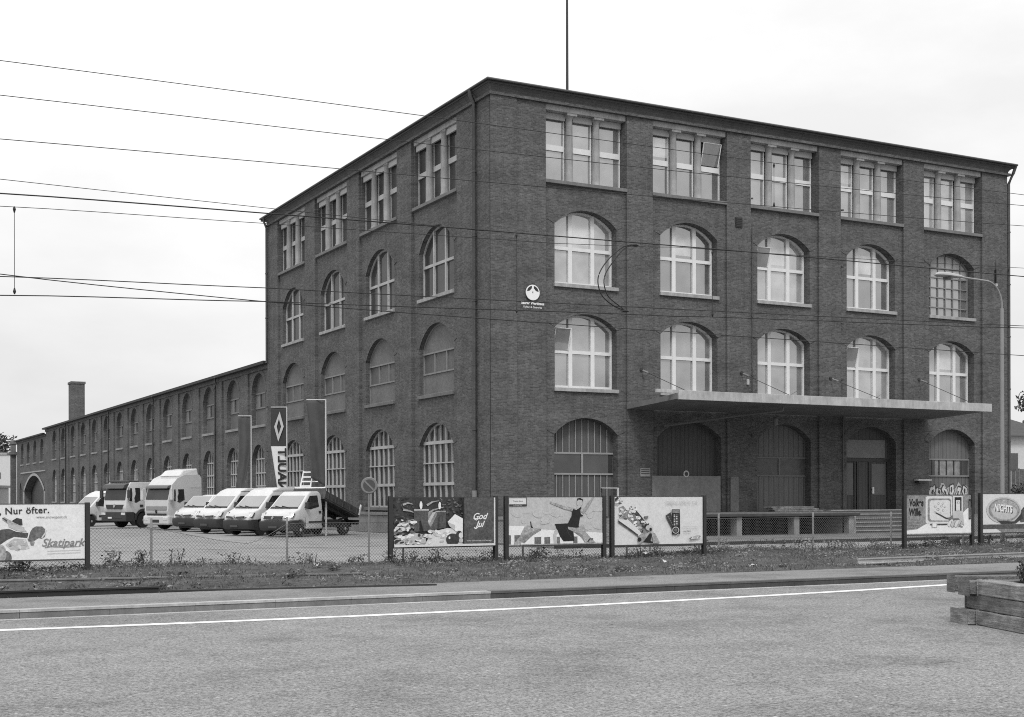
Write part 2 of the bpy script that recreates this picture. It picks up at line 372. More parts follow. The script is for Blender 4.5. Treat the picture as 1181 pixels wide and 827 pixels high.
# ------------------------------------------------------------------ brick building
def arch(uc, hw, zs, zp, zt, n=14):
    """opening outline from bottom left over the crown to bottom right; segmental arch"""
    if zt <= zp + .01: return [(uc-hw, zs), (uc-hw, zp), (uc+hw, zp), (uc+hw, zs)]
    rise = zt - zp; r = (hw*hw + rise*rise) / (2*rise); cz = zt - r; a0 = math.asin(min(1, hw/r))
    if rise > hw: a0 = math.pi/2
    return [(uc-hw, zs)] + [(uc + r*math.sin(-a0 + 2*a0*i/n), cz + r*math.cos(-a0 + 2*a0*i/n)) for i in range(n+1)] + [(uc+hw, zs)]
def wall_cell(mb, P, u0, u1, z0, z1, o, depth, ring=True):
    """one rectangular piece of wall with an opening o, plus its reveals"""
    zs = o[0][1]; top = o[1:-1]
    if zs > z0: mb.face([P(u0,z0,0), P(u1,z0,0), P(u1,zs,0), P(u0,zs,0)])
    mb.face([P(u0,zs,0), P(*o[0],0), P(*top[0],0), P(u0,top[0][1],0)])
    mb.face([P(*o[-1],0), P(u1,zs,0), P(u1,top[-1][1],0), P(*top[-1],0)])
    mb.face([P(u0,top[0][1],0), P(*top[0],0), P(top[0][0],z1,0), P(u0,z1,0)])
    mb.face([P(*top[-1],0), P(u1,top[-1][1],0), P(u1,z1,0), P(top[-1][0],z1,0)])
    for a, b in zip(top, top[1:]): mb.face([P(*a,0), P(*b,0), P(b[0],z1,0), P(a[0],z1,0)])
    ring_ = o + [o[0]]
    for a, b in zip(ring_, ring_[1:]): mb.face([P(*a,0), P(*b,0), P(*b,-depth), P(*a,-depth)])
def arch_ring(mb, P, o, wdt, proud):
    """header course around the arch"""
    top = o[1:-1]; uc = (top[0][0]+top[-1][0])/2; zc = top[0][1] - .8
    outp = []
    for (u, z) in top:
        d = Vector((u-uc, z-zc)).normalized(); outp.append((u + d.x*wdt, z + d.y*wdt))
    for i in range(len(top)-1):
        a, b, c, d = top[i], top[i+1], outp[i+1], outp[i]
        mb.face([P(*a,proud), P(*b,proud), P(*c,proud), P(*d,proud)])
        mb.face([P(*d,proud), P(*c,proud), P(*c,0), P(*d,0)]); mb.face([P(*a,proud), P(*b,proud), P(*b,-.02), P(*a,-.02)])

BLD = thing('brick_factory', 'dark four-storey brick factory block with arched windows, flat eaves and loading canopy', 'building')
PR = lambda u, z, d: (u, -d, z)            # street facade, outward -y
PL = lambda u, z, d: (-d, u, z)            # yard facade, outward -x
LR, LL, ZT = 33.0, 33.2, 20.67
RC = [4.97 + 5.97*i for i in range(5)]; LC = [6.2 + 7.36*i for i in range(4)]
RZ = [(0, 6.2), (6.2, 11.1), (11.1, 16.0), (16.0, ZT)]
DEP = .66; DEP_L = .42
wallb = MB()
def facade(P, cs, half, Lr, openings):
    edges = [0] + [(a+b)/2 for a, b in zip(cs, cs[1:])] + [Lr]
    for i, c in enumerate(cs):
        for j, (z0, z1) in enumerate(RZ):
            o = openings(i, j, c)
            wall_cell(wallb, P, edges[i], edges[i+1], z0, z1, o, DEP if P is PR else DEP_L)
            if j < 3: arch_ring(wallb, P, o, .42, .02)
def op_r(i, j, c):
    if j == 3: return arch(c, 2.22, 16.72, 20.0, 20.0)
    if j == 2: return arch(c, 1.72, 11.92, 14.72, 15.46)
    if j == 1: return arch(c, 1.72, 7.02, 9.88, 10.56)
    if i in (0, 4): return arch(c, 1.76, .9, 4.84, 5.64)
    return arch(c, 1.76 if i != 1 else 1.95, 1.14, 4.8, 5.62)
def op_l(i, j, c):
    if j == 3: return arch(c, 2.62, 16.76, 20.0, 20.0)
    if j == 2: return arch(c, 2.05, 11.96, 14.3, 15.46)
    if j == 1: return arch(c, 2.05, 7.05, 9.45, 10.6)
    return arch(c, 2.05, 1.35, 4.5, 5.62)
facade(PR, RC, 2.22, LR, op_r); facade(PL, LC, 2.6, LL, op_l)
# pilasters between the bays, stepped corner piers
def pil(P, u0, u1, z0, z1, d, d0=0.0):
    a = [P(u0,z0,d0), P(u1,z0,d0), P(u1,z1,d0), P(u0,z1,d0)]; b = [P(u0,z0,d), P(u1,z0,d), P(u1,z1,d), P(u0,z1,d)]
    wallb.add(a + b, [(4,5,6,7),(0,1,5,4),(1,2,6,5),(2,3,7,6),(3,0,4,7)])
for a, b in zip(RC, RC[1:]): pil(PR, (a+b)/2 - .75, (a+b)/2 + .75, 0, 20.25, .13)
for a, b in zip(LC, LC[1:]): pil(PL, (a+b)/2 - .93, (a+b)/2 + .93, 0, 20.25, .15)
pil(PR, -.15, 2.72, 0, 20.25, .13); pil(PR, -.2, 1.15, 0, 20.25, .2, .13); pil(PR, RC[4] + 2.25, LR + .1, 0, 20.25, .13)
pil(PL, -.13, 3.5, 0, 20.25, .15); pil(PL, LC[3] + 2.7, LL, 0, 20.25, .15)
# back and far sides
wallb.face([(LR,0,0),(LR,LL,0),(LR,LL,ZT),(LR,0,ZT)]); wallb.face([(0,LL,0),(LR,LL,0),(LR,LL,ZT),(0,LL,ZT)])
wallb.build('wall', BRICK, BLD)
# dark room behind the openings
MB().box(.75, LR - .2, .75, LL - .2, .1, ZT - .2).build('interior', BLACK, BLD)
# brick string courses and coved cornice
cb = MB()
def band(z0, z1, d):
    cb.box(-d, LR + d, -d, .02, z0, z1); cb.box(-d, .02, .0201, LL, z0, z1)
band(20.25, 20.38, .27)
cov = [(.14,20.381),(.16,20.48),(.22,20.58),(.32,20.65),(.42,20.678)]
for (da, za), (db, zb) in zip(cov, cov[1:]):
    cb.face([(-da,-da,za),(LR+da,-da,za),(LR+db,-db,zb),(-db,-db,zb)], 1); cb.face([(-da,-da,za),(-da,LL,za),(-db,LL,zb),(-db,-db,zb)], 1); cb.face([(LR+da,-da,za),(LR+da,LL,za),(LR+db,LL,zb),(LR+db,-db,zb)], 1)
cb.build('cornice', [BRICK, concrete(.1,'rendered cove')], BLD)
rf = MB(); e = .46
c0 = [(-e,-e),(LR+e,-e),(LR+e,LL+e),(-e,LL+e)]
rf.add([(x,y,20.68) for x,y in c0] + [(x,y,20.88) for x,y in c0] + [(8,8,22.3),(LR-8,8,22.3),(LR-8,LL-8,22.3),(8,LL-8,22.3)],
   [(3,2,1,0),(0,1,5,4),(1,2,6,5),(2,3,7,6),(3,0,4,7),(4,5,9,8),(5,6,10,9),(6,7,11,10),(7,4,8,11),(8,9,10,11)])
rfo = rf.build('roof', ROOFM, BLD)
gt = MB()
gt.tube([(-e-.05,LL+e,20.84),(-e-.05,-e-.05,20.84),(LR+e+.05,-e-.05,20.84)], .06, 8); gt.build('gutter', STEEL_D, rfo, smooth=50)
ms = MB(); ms.tube([(5.72,3,21.2),(5.72,3,30)], [.07,.05], 8)
ms.box(5.52,5.92,2.8,3.2,21.1,21.5); ms.build('roof_mast', BLACK, BLD)
# downpipes
def downpipe(pts, r=.075): 
    m_ = MB().tube(pts, r, 8)
    for z in range(2, 20, 3): m_.tube([(pts[-1][0], pts[-1][1], z), (pts[-1][0], pts[-1][1], z+.07)], r+.025, 8)
    m_.build('downpipe', STEEL_D, BLD, smooth=50)
downpipe([(-.5,1.35,20.8),(-.46,1.35,20.55),(-.28,1.35,20.2),(-.28,1.35,2.2)], .1)
MB().tube([(-.28,1.35,2.2),(-.28,1.35,.1)], .13, 10).build('downpipe_shoe', concrete(.2,'pipe shoe'), BLD, smooth=50)
downpipe([(-.5,32.9,20.8),(-.46,32.9,20.5),(-.3,32.9,20.1),(-.3,32.9,11.0)])
downpipe([(LR+.46,-.44,20.8),(LR+.4,-.3,20.4),(LR+.22,-.12,19.8),(LR+.22,-.12,.1)], .09)
for a, b in zip(RC[2:3], RC[3:4]): downpipe([((a+b)/2+.78,-.22,6.2),((a+b)/2+.78,-.22,1.1)], .05)
for xx in ((RC[1]+RC[2])/2 + .78,): downpipe([(xx,-.2,15.5),(xx,-.2,6.8)], .03)
# plinth
pb = MB(); pb.box(-.3, LR+.22, -.3, -.0, 0, .86); pb.box(-.3, .0, .0001, LL, 0, .95); pb.box(-.36, .0, .0001, LL, .95, 1.1); pb.box(-.36, RC[0]-1.9, -.36, 0, .861, 1.0)
pb.build('plinth', PLINTH, BLD)

# ---- windows
def frame_poly(mb, o, t_, d0, d1, mi=0, bottom=True):
    """frame that follows the opening outline, thickness t_ inwards, from depth d0 to d1 (local y)"""
    uc = sum(p[0] for p in o)/len(o); zs = o[0][1]; zt = max(p[1] for p in o); zc = zs + (zt-zs)*.45; hw = o[-1][0]-uc
    inn = [(uc + (u-uc)*(hw-t_)/hw, zc + (z-zc)*((zt-zc-t_)/(zt-zc) if z > zc else (zc-zs-t_)/(zc-zs))) for u, z in o]
    oo, ii = o + [o[0]], inn + [inn[0]]
    for a, b, c, d in zip(oo, oo[1:], ii[1:], ii):
        mb.add([(a[0],d0,a[1]),(b[0],d0,b[1]),(c[0],d0,c[1]),(d[0],d0,d[1]),(c[0],d1,c[1]),(d[0],d1,d[1])], [(0,1,2,3),(3,2,4,5)], mi)
    return inn
def top_at(o, u):
    t = o[1:-1]
    for a, b in zip(t, t[1:]):
        if a[0]-1e-6 <= u <= b[0]+1e-6 and b[0] > a[0]: return a[1] + (b[1]-a[1])*(u-a[0])/(b[0]-a[0])
    return t[0][1]
def pane_mesh(o, d): return MB().face([(u, d, z) for u, z in o])
def sill_mesh(hw, zs, out_=.12, th=.16, side=.06, DEP=.4):
    return MB().box(-hw-side, hw+side, -out_, DEP-.04, zs-th, zs+.012)
def make_arch_window(o, kind, fm, pm, sm, DEP=DEP):
    """kind: 'six' white six light sash window; 'multi' many small panes; 'board' boarded arch with glazed band"""
    hw = o[-1][0]; zs = o[0][1]; zt = max(p[1] for p in o); y = DEP - .2
    fr = MB(); frame_poly(fr, o, .09, y, y+.12)
    if kind == 'six':
        zm = zs + (zt-zs)*.5
        for u in (-.36*hw, .36*hw): fr.box(u-.105, u+.105, y-.03, y+.1, zs+.06, top_at(o, u)-.02)
        xs = [-hw+.06, -.36*hw-.105, -.36*hw+.105, .36*hw-.105, .36*hw+.105, hw-.06]
        for a, b in zip(xs[::2], xs[1::2]):
            fr.box(a, b, y-.02, y+.1, zm-.09, zm+.07); fr.box(a, b, y-.01, y+.1, zs+.05, zs+.16)
    elif kind == 'left':
        zm = zs + (zt-zs)*.47
        for u in (-.34*hw, .34*hw): fr.box(u-.07, u+.07, y-.03, y+.1, zs+.06, top_at(o, u)-.02)
        xs = [-hw+.06, -.34*hw-.07, -.34*hw+.07, .34*hw-.07, .34*hw+.07, hw-.06]
        for a, b in zip(xs[::2], xs[1::2]):
            fr.box(a, b, y-.02, y+.1, zm-.07, zm+.07); fr.box(a, b, y-.01, y+.1, zs+.05, zs+.13)
    elif kind == 'multi':
        tr = [zs+(zt-zs)*q for q in (.285, .53, .77)]
        us = [-hw + 2*hw*q/6 for q in range(1, 6)]
        for q, u in enumerate(us):
            tk = .06 if q in (1, 3) else .03
            fr.box(u-tk, u+tk, y-.02, y+.1, zs+.06, top_at(o, u)-.02)
        for z, tk in zip(tr, (.075, .03, .08)): fr.box(-hw+.05, hw-.05, y-.045, y+.1, z-tk, z+tk)
    elif kind == 'small':
        for q in range(1, 6): 
            u = -hw + 2*hw*q/6; fr.box(u-.025, u+.025, y, y+.1, zs+.06, top_at(o, u)-.02)
        for q in range(1, 6):
            z = zs + (zt-zs)*q/6.4; fr.box(-hw+.05, hw-.05, y-.01, y+.09, z-.025, z+.025)
    elif kind == 'board':
        for z in (zs+(zt-zs)*.31, zs+(zt-zs)*.6): fr.box(-hw+.05, hw-.05, y-.03, y+.1, z-.04, z+.04)
        for u in (-.3*hw, .38*hw): fr.box(u-.035, u+.035, y-.02, y+.1, zs+(zt-zs)*.31+.04, zs+(zt-zs)*.6-.04)
    w_ = fr.build('window', fm)
    if kind == 'board':
        za, zb = zs+(zt-zs)*.31, zs+(zt-zs)*.6
        lo = [(-hw,zs),(-hw,za),(hw,za),(hw,zs)]
        up_ = [(-hw,zb)] + [p for p in o[1:-1] if p[1] > zb] + [(hw,zb)]
        bm_ = MB(); bm_.prism([(u,y+.03,z) for u,z in lo], (0,.04,0)); bm_.prism([(u,y+.03,z) for u,z in up_], (0,.04,0)); bm_.build('board', pm[0], w_)
        pn = MB(); pn.face([(-hw,y+.06,za),(-.3*hw,y+.06,za),(-.3*hw,y+.06,zb),(-hw,y+.06,zb)], 0); pn.face([(-.3*hw,y+.06,za),(hw,y+.06,za),(hw,y+.06,zb),(-.3*hw,y+.06,zb)], 1)
        pn.build('pane', pm[1:], w_)
    else: pane_mesh(o, y+.07).build('pane', pm, w_)
    sill_mesh(hw, zs).build('sill', sm, w_, bevel=.012)
    return w_
def make_triple(hw, zs, zt, colr, fm, pm, blind=True, DEP=DEP):
    """three lights between two round columns under a stone lintel"""
    y = DEP - .22; fr = MB()
    us = [-hw] + [q for c in (-hw/3*1.02, hw/3*1.02) for q in (c-.17, c+.17)] + [hw]
    zm = zs + (zt-zs)*.47
    for a, b in zip(us[::2], us[1::2]):
        fr.box(a, a+.03, y, y+.1, zs, zt); fr.box(b-.055, b, y, y+.1, zs, zt)
        fr.box(a+.03, b-.055, y-.02, y+.1, zm-.02, zm+.24); fr.box(a+.03, b-.055, y, y+.1, zs+.01, zs+.08)
    w_ = fr.build('window', fm)
    pn = MB()
    for a, b in zip(us[::2], us[1::2]): pn.face([(a,y+.06,zs),(b,y+.06,zs),(b,y+.06,zt),(a,y+.06,zt)])
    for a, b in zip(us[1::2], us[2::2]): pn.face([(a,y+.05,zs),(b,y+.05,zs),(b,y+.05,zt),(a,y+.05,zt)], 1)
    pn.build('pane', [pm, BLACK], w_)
    if blind:
        for a, b in zip(us[::2], us[1::2]): MB().box(a+.04, b-.04, y-.14, y-.03, zt-.32, zt-.02).build('blind_box', surf(.36,.6,.3,.06), w_, bevel=.01)
    for c in (-hw/3*1.02, hw/3*1.02):
        cm = MB(); M4 = Matrix.Translation((c, y-.13, 0))
        cm.lathe([(.22,zs),(.22,zs+.08),(.185,zs+.14),(.195,zs+.8),(.165,zt-.22),(.185,zt-.19),(.24,zt-.12)], 18, 0, M4); cm.box(c-.27, c+.27, -.02, y, zt-.12, zt-.013)
        cm.build('column', colr, w_, smooth=40)
    li = MB(); li.box(-hw-.02, hw+.02, -.05, DEP-.06, zt-.012, zt+.26); li.box(-hw-.1, hw+.1, -.11, DEP-.1, zt+.27, zt+.36); li.build('lintel', STONE, w_, bevel=.015)
    sill_mesh(hw+.02, zs, .16, .15, .03).build('sill', STONE_D, w_, bevel=.012)
    return w_
def place(src, P, c, z=0, first=[]):
    o = src if src not in first else copy_tree(src)
    first.append(src)
    o.parent = BLD
    if P is PR: o.location = (c, 0, z); o.rotation_euler = (0, 0, 0)
    else: o.location = (0, c, z); o.rotation_euler = (0, 0, R(-90))
    return o
def rel(o, c): return [(u - c, z) for u, z in o]
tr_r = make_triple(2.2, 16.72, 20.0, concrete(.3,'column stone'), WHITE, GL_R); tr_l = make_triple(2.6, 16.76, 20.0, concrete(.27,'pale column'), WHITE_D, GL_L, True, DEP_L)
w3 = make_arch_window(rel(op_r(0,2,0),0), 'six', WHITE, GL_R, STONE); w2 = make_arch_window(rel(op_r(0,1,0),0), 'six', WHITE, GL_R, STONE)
for c in RC: place(tr_r, PR, c)
for i, c in enumerate(RC):
    if i < 4: place(w3, PR, c)
    place(w2, PR, c)
GL_M = glass(.14, .3, 'broken up reflection', .1)
ws = make_arch_window(rel(op_r(4,2,0),0), 'small', FRAME_G, GL_M, STONE); place(ws, PR, RC[4])
# roller blind drawn over the top of that last window, seen behind the bars
oo = rel(op_r(4,2,0),0); bl = MB(); bl.face([(-1.7, DEP-.14, 14.2)] + [(u*.985, DEP-.14, z-.02) for u, z in oo[1:-1]] + [(1.7, DEP-.14, 14.2)]); bl.build('blind', surf(.42,.8,.2,.06), ws)
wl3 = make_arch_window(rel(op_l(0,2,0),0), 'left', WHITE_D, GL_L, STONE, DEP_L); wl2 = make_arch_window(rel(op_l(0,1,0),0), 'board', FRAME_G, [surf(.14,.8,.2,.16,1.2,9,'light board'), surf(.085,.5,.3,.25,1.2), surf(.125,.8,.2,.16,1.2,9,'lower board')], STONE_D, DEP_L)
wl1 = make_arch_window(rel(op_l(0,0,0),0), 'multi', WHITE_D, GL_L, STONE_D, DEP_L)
def open_sash(win, u0, u1, z0, z1, y, lean=.28):
    m_ = MB(); m_.face([(u0,y,z0),(u1,y,z0),(u1,y,z1),(u0,y,z1)], 0); s_ = m_.build('dark_gap_sheet', BLACK, win)  # black sheet over the pane stands in for the dark opening
    m_ = MB(); m_.add([(u0,y-.02,z0),(u1,y-.02,z0),(u1,y-.02-lean,z1),(u0,y-.02-lean,z1)], [(0,1,2,3)], 0)
    m_.tube([(u0,y-.02,z0),(u0,y-.02-lean,z1),(u1,y-.02-lean,z1),(u1,y-.02,z0)], .035, 4, 1)
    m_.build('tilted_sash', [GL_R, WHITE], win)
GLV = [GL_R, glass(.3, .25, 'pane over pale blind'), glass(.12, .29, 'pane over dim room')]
for n_, o in enumerate([o for o in BLD.children if o.name.startswith('window') and abs(o.rotation_euler.z) < .1]):
    for ch_ in o.children:
        if ch_.name.startswith('pane') and ch_.data.materials[0] == GL_R:
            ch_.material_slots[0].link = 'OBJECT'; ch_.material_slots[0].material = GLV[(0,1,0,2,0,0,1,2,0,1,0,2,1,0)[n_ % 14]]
BLN = glass(.42, .2, 'pane with blind drawn')
for n_, (o, u0, u1, z0, z1) in enumerate([(x_, *q_) for x_, q_ in zip([o for o in BLD.children if o.name.startswith('window') and abs(o.rotation_euler.z) < .1][1::2], ((-.72,-.5+.95,13.8,15.2),(-2.1,-.95,18.6,19.6),(.75,1.55,7.2,8.6),(.95,2.1,17.1,18.1),(-.45,.45,13.75,15.2),(-1.55,-.8,7.2,8.6),(-.5,.45,17.2,19.6)))]):
    tall = any(c_.name.startswith('column') for c_ in o.children); zz = min(v.co.z for v in o.data.vertices)
    if tall: z0, z1, yy = zz+1.95, zz+2.9, DEP-.163
    else: z0, z1, yy = zz+2.0, zz+3.0, DEP-.133
    if tall: u0, u1 = -2.1, -.98
    else: u0, u1 = -.48, .48
    MB().face([(u0,yy,z0),(u1,yy,z0),(u1,yy,z1),(u0,yy,z1)]).build('blind', BLN, o)
wins = [o for o in BLD.children if o.name.startswith('window')]
def at_(c, zname): return [o for o in wins if abs(o.location.x-c) < .01 and o.data == zname.data][0]
open_sash(at_(RC[0], w2), -1.58, -.75, 8.85, 9.85, DEP-.215); open_sash(at_(RC[3], w2), -1.58, -.75, 8.85, 9.85, DEP-.215); open_sash(at_(RC[2], w3), -1.58, -.75, 13.75, 14.7, DEP-.215)
open_sash(at_(RC[1], tr_r), 1.02, 2.08, 18.55, 19.62, DEP-.225)
for c in LC: place(tr_l, PL, c); place(wl3, PL, c); place(wl2, PL, c); place(wl1, PL, c)

# ---- street level openings
def gate(o, slat_m, bars, zs_glass, glass_m, name='gate', lightbars=None, mull=True, y=DEP-.2):
    hw = o[-1][0]; zs = o[0][1]
    gm = MB(); gm.prism([(u, y, z) for u, z in o], (0, .08, 0)); gg = gm.build(name, slat_m)
    if bars:
        n = int(2*hw/.33)
        for q in range(1, n):
            u = -hw + 2*hw*q/n
            MB().box(u-.02, u+.02, y-.045, y+.001, zs+.05, zs_glass[0]-.04).build('slat_bar', lightbars, gg); MB().box(u-.02, u+.02, y-.045, y+.001, zs_glass[1]+.04, top_at(o, u)-.03).build('slat_bar', lightbars, gg)
    z0, z1 = zs_glass
    pn = MB().box(-hw+.05, hw-.05, y-.02, y+.002, z0, z1); pn.build('pane', glass_m, gg)
    fr = MB(); fr.box(-hw+.02, hw-.02, y-.07, y, z0-.05, z0+.03); fr.box(-hw+.02, hw-.02, y-.07, y, z1-.03, z1+.05)
    if mull: fr.box(-.05, .05, y-.07, y, z0+.03, z1-.03)
    else: fr.box(-hw+.02,-hw+.06,y-.068,y,z0+.03,z1-.03); fr.box(hw-.06,hw-.02,y-.068,y,z0+.03,z1-.03)
    fr.build('frame', lightbars or WHITE_D, gg)
    return gg
SL_A = slats(.075, .05, .33, name='grey boarding'); SL_B = slats(.06, .028, .26, name='dark boarding'); SL_C = slats(.12, .07, .3, name='pale boarding')
g0 = gate(rel(op_r(0,0,RC[0]),RC[0]), SL_A, True, (3.0, 3.97), GL_L, 'gate', surf(.26,.6,.3,.1)); g0.parent = BLD; g0.location = (RC[0],0,0)
g2 = gate(rel(op_r(2,0,RC[2]),RC[2]), slats(.12,.055,.33,name='mid boarding'), False, (2.98, 3.9), surf(.075,.4,.4,.3), 'gate', surf(.14,.6,.3,.1)); g2.parent = BLD; g2.location = (RC[2],0,0)
g4 = gate(rel(op_r(4,0,RC[4]),RC[4]), SL_C, False, (3.05, 3.95), surf(.2,.3,.5,.5,3), 'gate', surf(.2,.6,.3,.1), False); g4.parent = BLD; g4.location = (RC[4],0,0)
f4 = MB()
for q in range(1, 6): f4.box(-1.7+3.4*q/6-.03, -1.7+3.4*q/6+.03, DEP-.26, DEP-.22, 3.08, 3.92)
f4.box(-1.7, -.9, DEP-.245, DEP-.222, 3.08, 3.92, 1); f4.box(1.05, 1.65, DEP-.245, DEP-.222, 3.08, 3.92, 1)
f4.build('glazing_bar', [DARK, surf(.06,.4,.4,.2)], g4)
# graffiti: overlapping white bubble letters
gf = MB(); yy = DEP-.222; gx = -1.6
gf.face([(-1.72,yy,1.7)] + [(-1.7+3.4*q/18, yy, 2.45+.16*math.sin(q*1.9)+.1*math.sin(q*.9+1)) for q in range(19)] + [(1.72,yy,1.7)], 2)
for q in range(7):
    yy -= .004; cx = gx + .5*q; cz = 2.15 + .08*math.sin(q*2.1); tlt = .35*math.sin(q*1.7)
    rad = lambda a: 1 + .22*math.sin(2*a+q) + .16*math.sin(5*a+2*q)
    P_o = [(cx+.24*rad(a)*math.cos(a)+tlt*.4*math.sin(a), yy, cz+.36*rad(a)*math.sin(a)) for a in [6.283*j/22 for j in range(22)]]
    gf.face(P_o, 1); gf.face([(cx+(p[0]-cx)*.78, yy-.002, cz+(p[2]-cz)*.8) for p in P_o], 0)
    gf.face([(cx+(p[0]-cx)*.3+.04*math.sin(q), yy-.003, cz+(p[2]-cz)*.4+.06*math.cos(q*3)) for p in P_o], 1)
gf.build('graffiti', [surf(.5,.7,.2,.2,5), surf(.05,.7,.2,.1), surf(.36,.7,.2,.2,5)], g4)
# bay 1: wide dark sliding door, pale sheet below
g1m = MB(); o1 = rel(op_r(1,0,RC[1]),RC[1]); g1m.prism([(u, DEP-.2, z) for u, z in o1], (0,.08,0)); d1 = g1m.build('sliding_door', SL_B, BLD, loc=(RC[1],0,0))
MB().box(-2.35, 1.75, -.2, -.14, 1.14, 2.92).build('lower_sheet', surf(.18,.8,.2,.16,1.5,8), d1)
MB().box(2.35, 2.85, -.24, -.14, 1.14, 2.9).build('sheet_post', surf(.15,.8,.2,.2,1.5,8), d1)
rs = MB(); rs.lathe([(.17,0),(.17,.02)], 20, 0, Matrix.Translation((-.35,-.2,3.02)) @ Matrix.Rotation(R(90),4,'X')); rs.lathe([(.1,0),(.1,.01)], 20, 1, Matrix.Translation((-.35,-.221,3.02)) @ Matrix.Rotation(R(90),4,'X'))
rs.build('round_sign', [WHITE_D, DARK], d1)
# bay 3: double door with side light and pale transom board
o3 = rel(op_r(3,0,RC[3]),RC[3]); y3 = DEP-.2
dm = MB(); dm.prism([(u, y3, z) for u, z in o3], (0,.08,0)); d3 = dm.build('door', SL_B, BLD, loc=(RC[3],0,0))
MB().box(-1.5, 1.35, y3-.05, y3-.001, 3.98, 4.95).build('transom_board', surf(.19,.8,.2,.1,1.5,8), d3)
fr = MB(); fr.box(-1.66,1.66,y3-.06,y3-.001,3.78,3.93)
for u in (-1.6,-.8,-.62,.22,.34,1.55): fr.box(u-.05,u+.05,y3-.06,y3-.001,1.15,3.78)
fr.build('frame', surf(.028,.5,.4,.2), d3)
pn = MB(); 
MB().box(-1.5,-.92,y3-.03,y3-.001,1.95,3.68).build('pane', surf(.085,.25,.5,.25,1.2), d3); MB().box(.42,1.42,y3-.03,y3-.001,1.98,3.66).build('pane', surf(.085,.25,.5,.25,1.2), d3)
 
MB().box(.38,.5,y3-.13,y3-.064,2.05,2.4).build('handle', WHITE, d3)

# ---- canopy
CN = MB(); x0, x1, yf = 7.15, 26.9, -4.5
CN.add([(x0,-.15,6.12),(x1,-.15,6.12),(x1,yf+.12,6.34),(x0,yf+.12,6.34),(x0,-.15,6.34),(x1,-.15,6.34),(x1,yf+.12,6.6),(x0,yf+.12,6.6)], [(0,1,2,3),(7,6,5,4),(0,4,5,1),(1,5,6,2),(2,6,7,3),(3,7,4,0)])
canopy = CN.build('canopy', surf(.16,.8,.2,.25,1.2), BLD)
fa = MB(); fa.box(x0, x1+.1, yf, yf+.12, 6.3, 6.72); fa.box(x0-.9, x0+.4, yf+.5, yf+.62, 6.62, 6.78); fa.build('fascia', concrete(.36,'fascia board'), canopy, bevel=.01)
for xx, zz in ((8.0, 8.05), (14.05, 8.15), (19.9, 8.12), (26.2, 8.3)):
    tb = MB(); tb.tube([(xx,-.14,zz),(xx-.05,yf+.3,6.66)], .014, 6); tb.lathe([(.09,0),(.09,.05)], 10, 0, Matrix.Translation((xx,-.13,zz)) @ Matrix.Rotation(R(90),4,'X')); tb.tube([(xx,-.3,zz-.05),(xx-.01,-.75,zz-.2)], .045, 6, 1)
    tb.build('tie_rod', [DARK, surf(.22,.5,.4,.1)], canopy)
# old brace and hanging lamp under the canopy
br = MB(); br.tube([(9.2,-.3,5.35),(12.3,-2.6,5.85),(13.6,-3.9,6.0)], .07, 6); br.tube([(13.6,-3.9,6.0),(13.6,-4.0,6.4)], .05, 6); br.build('brace', surf(.1,.7,.3,.2), canopy)
hl = MB(); hl.tube([(15.2,-1.4,6.1),(15.2,-1.4,5.85)], .02, 6); hl.lathe([(.12,5.45),(.13,5.8),(.05,5.88)], 12, 0, Matrix.Translation((15.2,-1.4,0))); hl.build('canopy_lamp', surf(.13,.5,.4,.1), canopy)

# ---- things fixed to the wall
sg = thing('round_wall_sign', 'white round emblem sign with two lines of lettering high on the brick corner', 'sign', (1.95, -.205, 11.35))
dsc = MB(); dsc.lathe([(.36,0),(.36,.04)], 36, 0, Matrix.Rotation(R(90),4,'X'))
def segd(a0, a1, n=8): return [(.31*math.cos(R(a0+(a1-a0)*i/n)), -.045, .31*math.sin(R(a0+(a1-a0)*i/n))) for i in range(n+1)]
dsc.face(segd(100, 172) + [(-.16,-.045,.08),(-.05,-.045,.2)], 1); dsc.face(segd(8, 80) + [(.05,-.045,.2),(.16,-.045,.08)], 1); dsc.box(-.02,.02,-.046,-.041,-.03,.05,1)
dsc.build('emblem', [surf(.7,.6,.3,.05), surf(.03,.6,.3,.1)], sg, smooth=30)
tm = MB()
for body, sz, zz, b_ in (('Saurer Werkhaus', .17, -.5, .006), ('Kultur & Gewerbe', .13, -.68, .001)):
    v_, f_ = text_mesh(body, sz, bold=b_); tm.add([(v.x, -.03, v.y + zz) for v in v_], f_)
tm.build('lettering', surf(.7,.6,.3,.05), sg)
pq = MB(); pq.box(-.28,.28,-.03,.0,-.2,.2); pq.box(-.24,.24,-.036,-.031,.02,.06,1); pq.box(-.24,.24,-.036,-.031,-.08,-.04,1); pq.box(-.24,.24,-.036,-.031,.11,.15,1)
o = pq.build('wall_plaque', [surf(.22,.7,.3,.1), DARK]); o.location = (8.2,-.14,3.08); tag(o, 'small grey notice plate on the brick pier left of the wide dark door', 'sign')
vg = MB(); vg.box(-.22,.22,-.03,0,-.25,.25)
for q in range(5): vg.box(-.18,.18,-.05,-.031,-.2+q*.09,-.15+q*.09)
o = vg.build('wall_vent', BLACK); o.location = (13.9,-.14,15.75); tag(o, 'dark square vent grille in the pier between second and third bays', 'vent')
bx = MB(); bx.box(-.05,.05,-.1,0,-.55,.2); bx.box(-.07,.07,-.13,0,-.75,-.6,1); bx.tube([(0,-.06,.2),(0,-.06,.8)], .015, 5)
o = bx.build('insulator_bracket', [BLACK, WHITE_D]); o.location = (32.1,-.14,14.6); tag(o, 'dark bracket with pale insulator on the right hand pier of the facade', 'bracket')
wb = MB().box(-.07,.07,-.1,0,-.14,.14); o = wb.build('alarm_box', WHITE_D, bevel=.02); o.location = (14.42,-.14,7.7); tag(o, 'tiny white box on the brick pier between second and third bays above canopy', 'box')
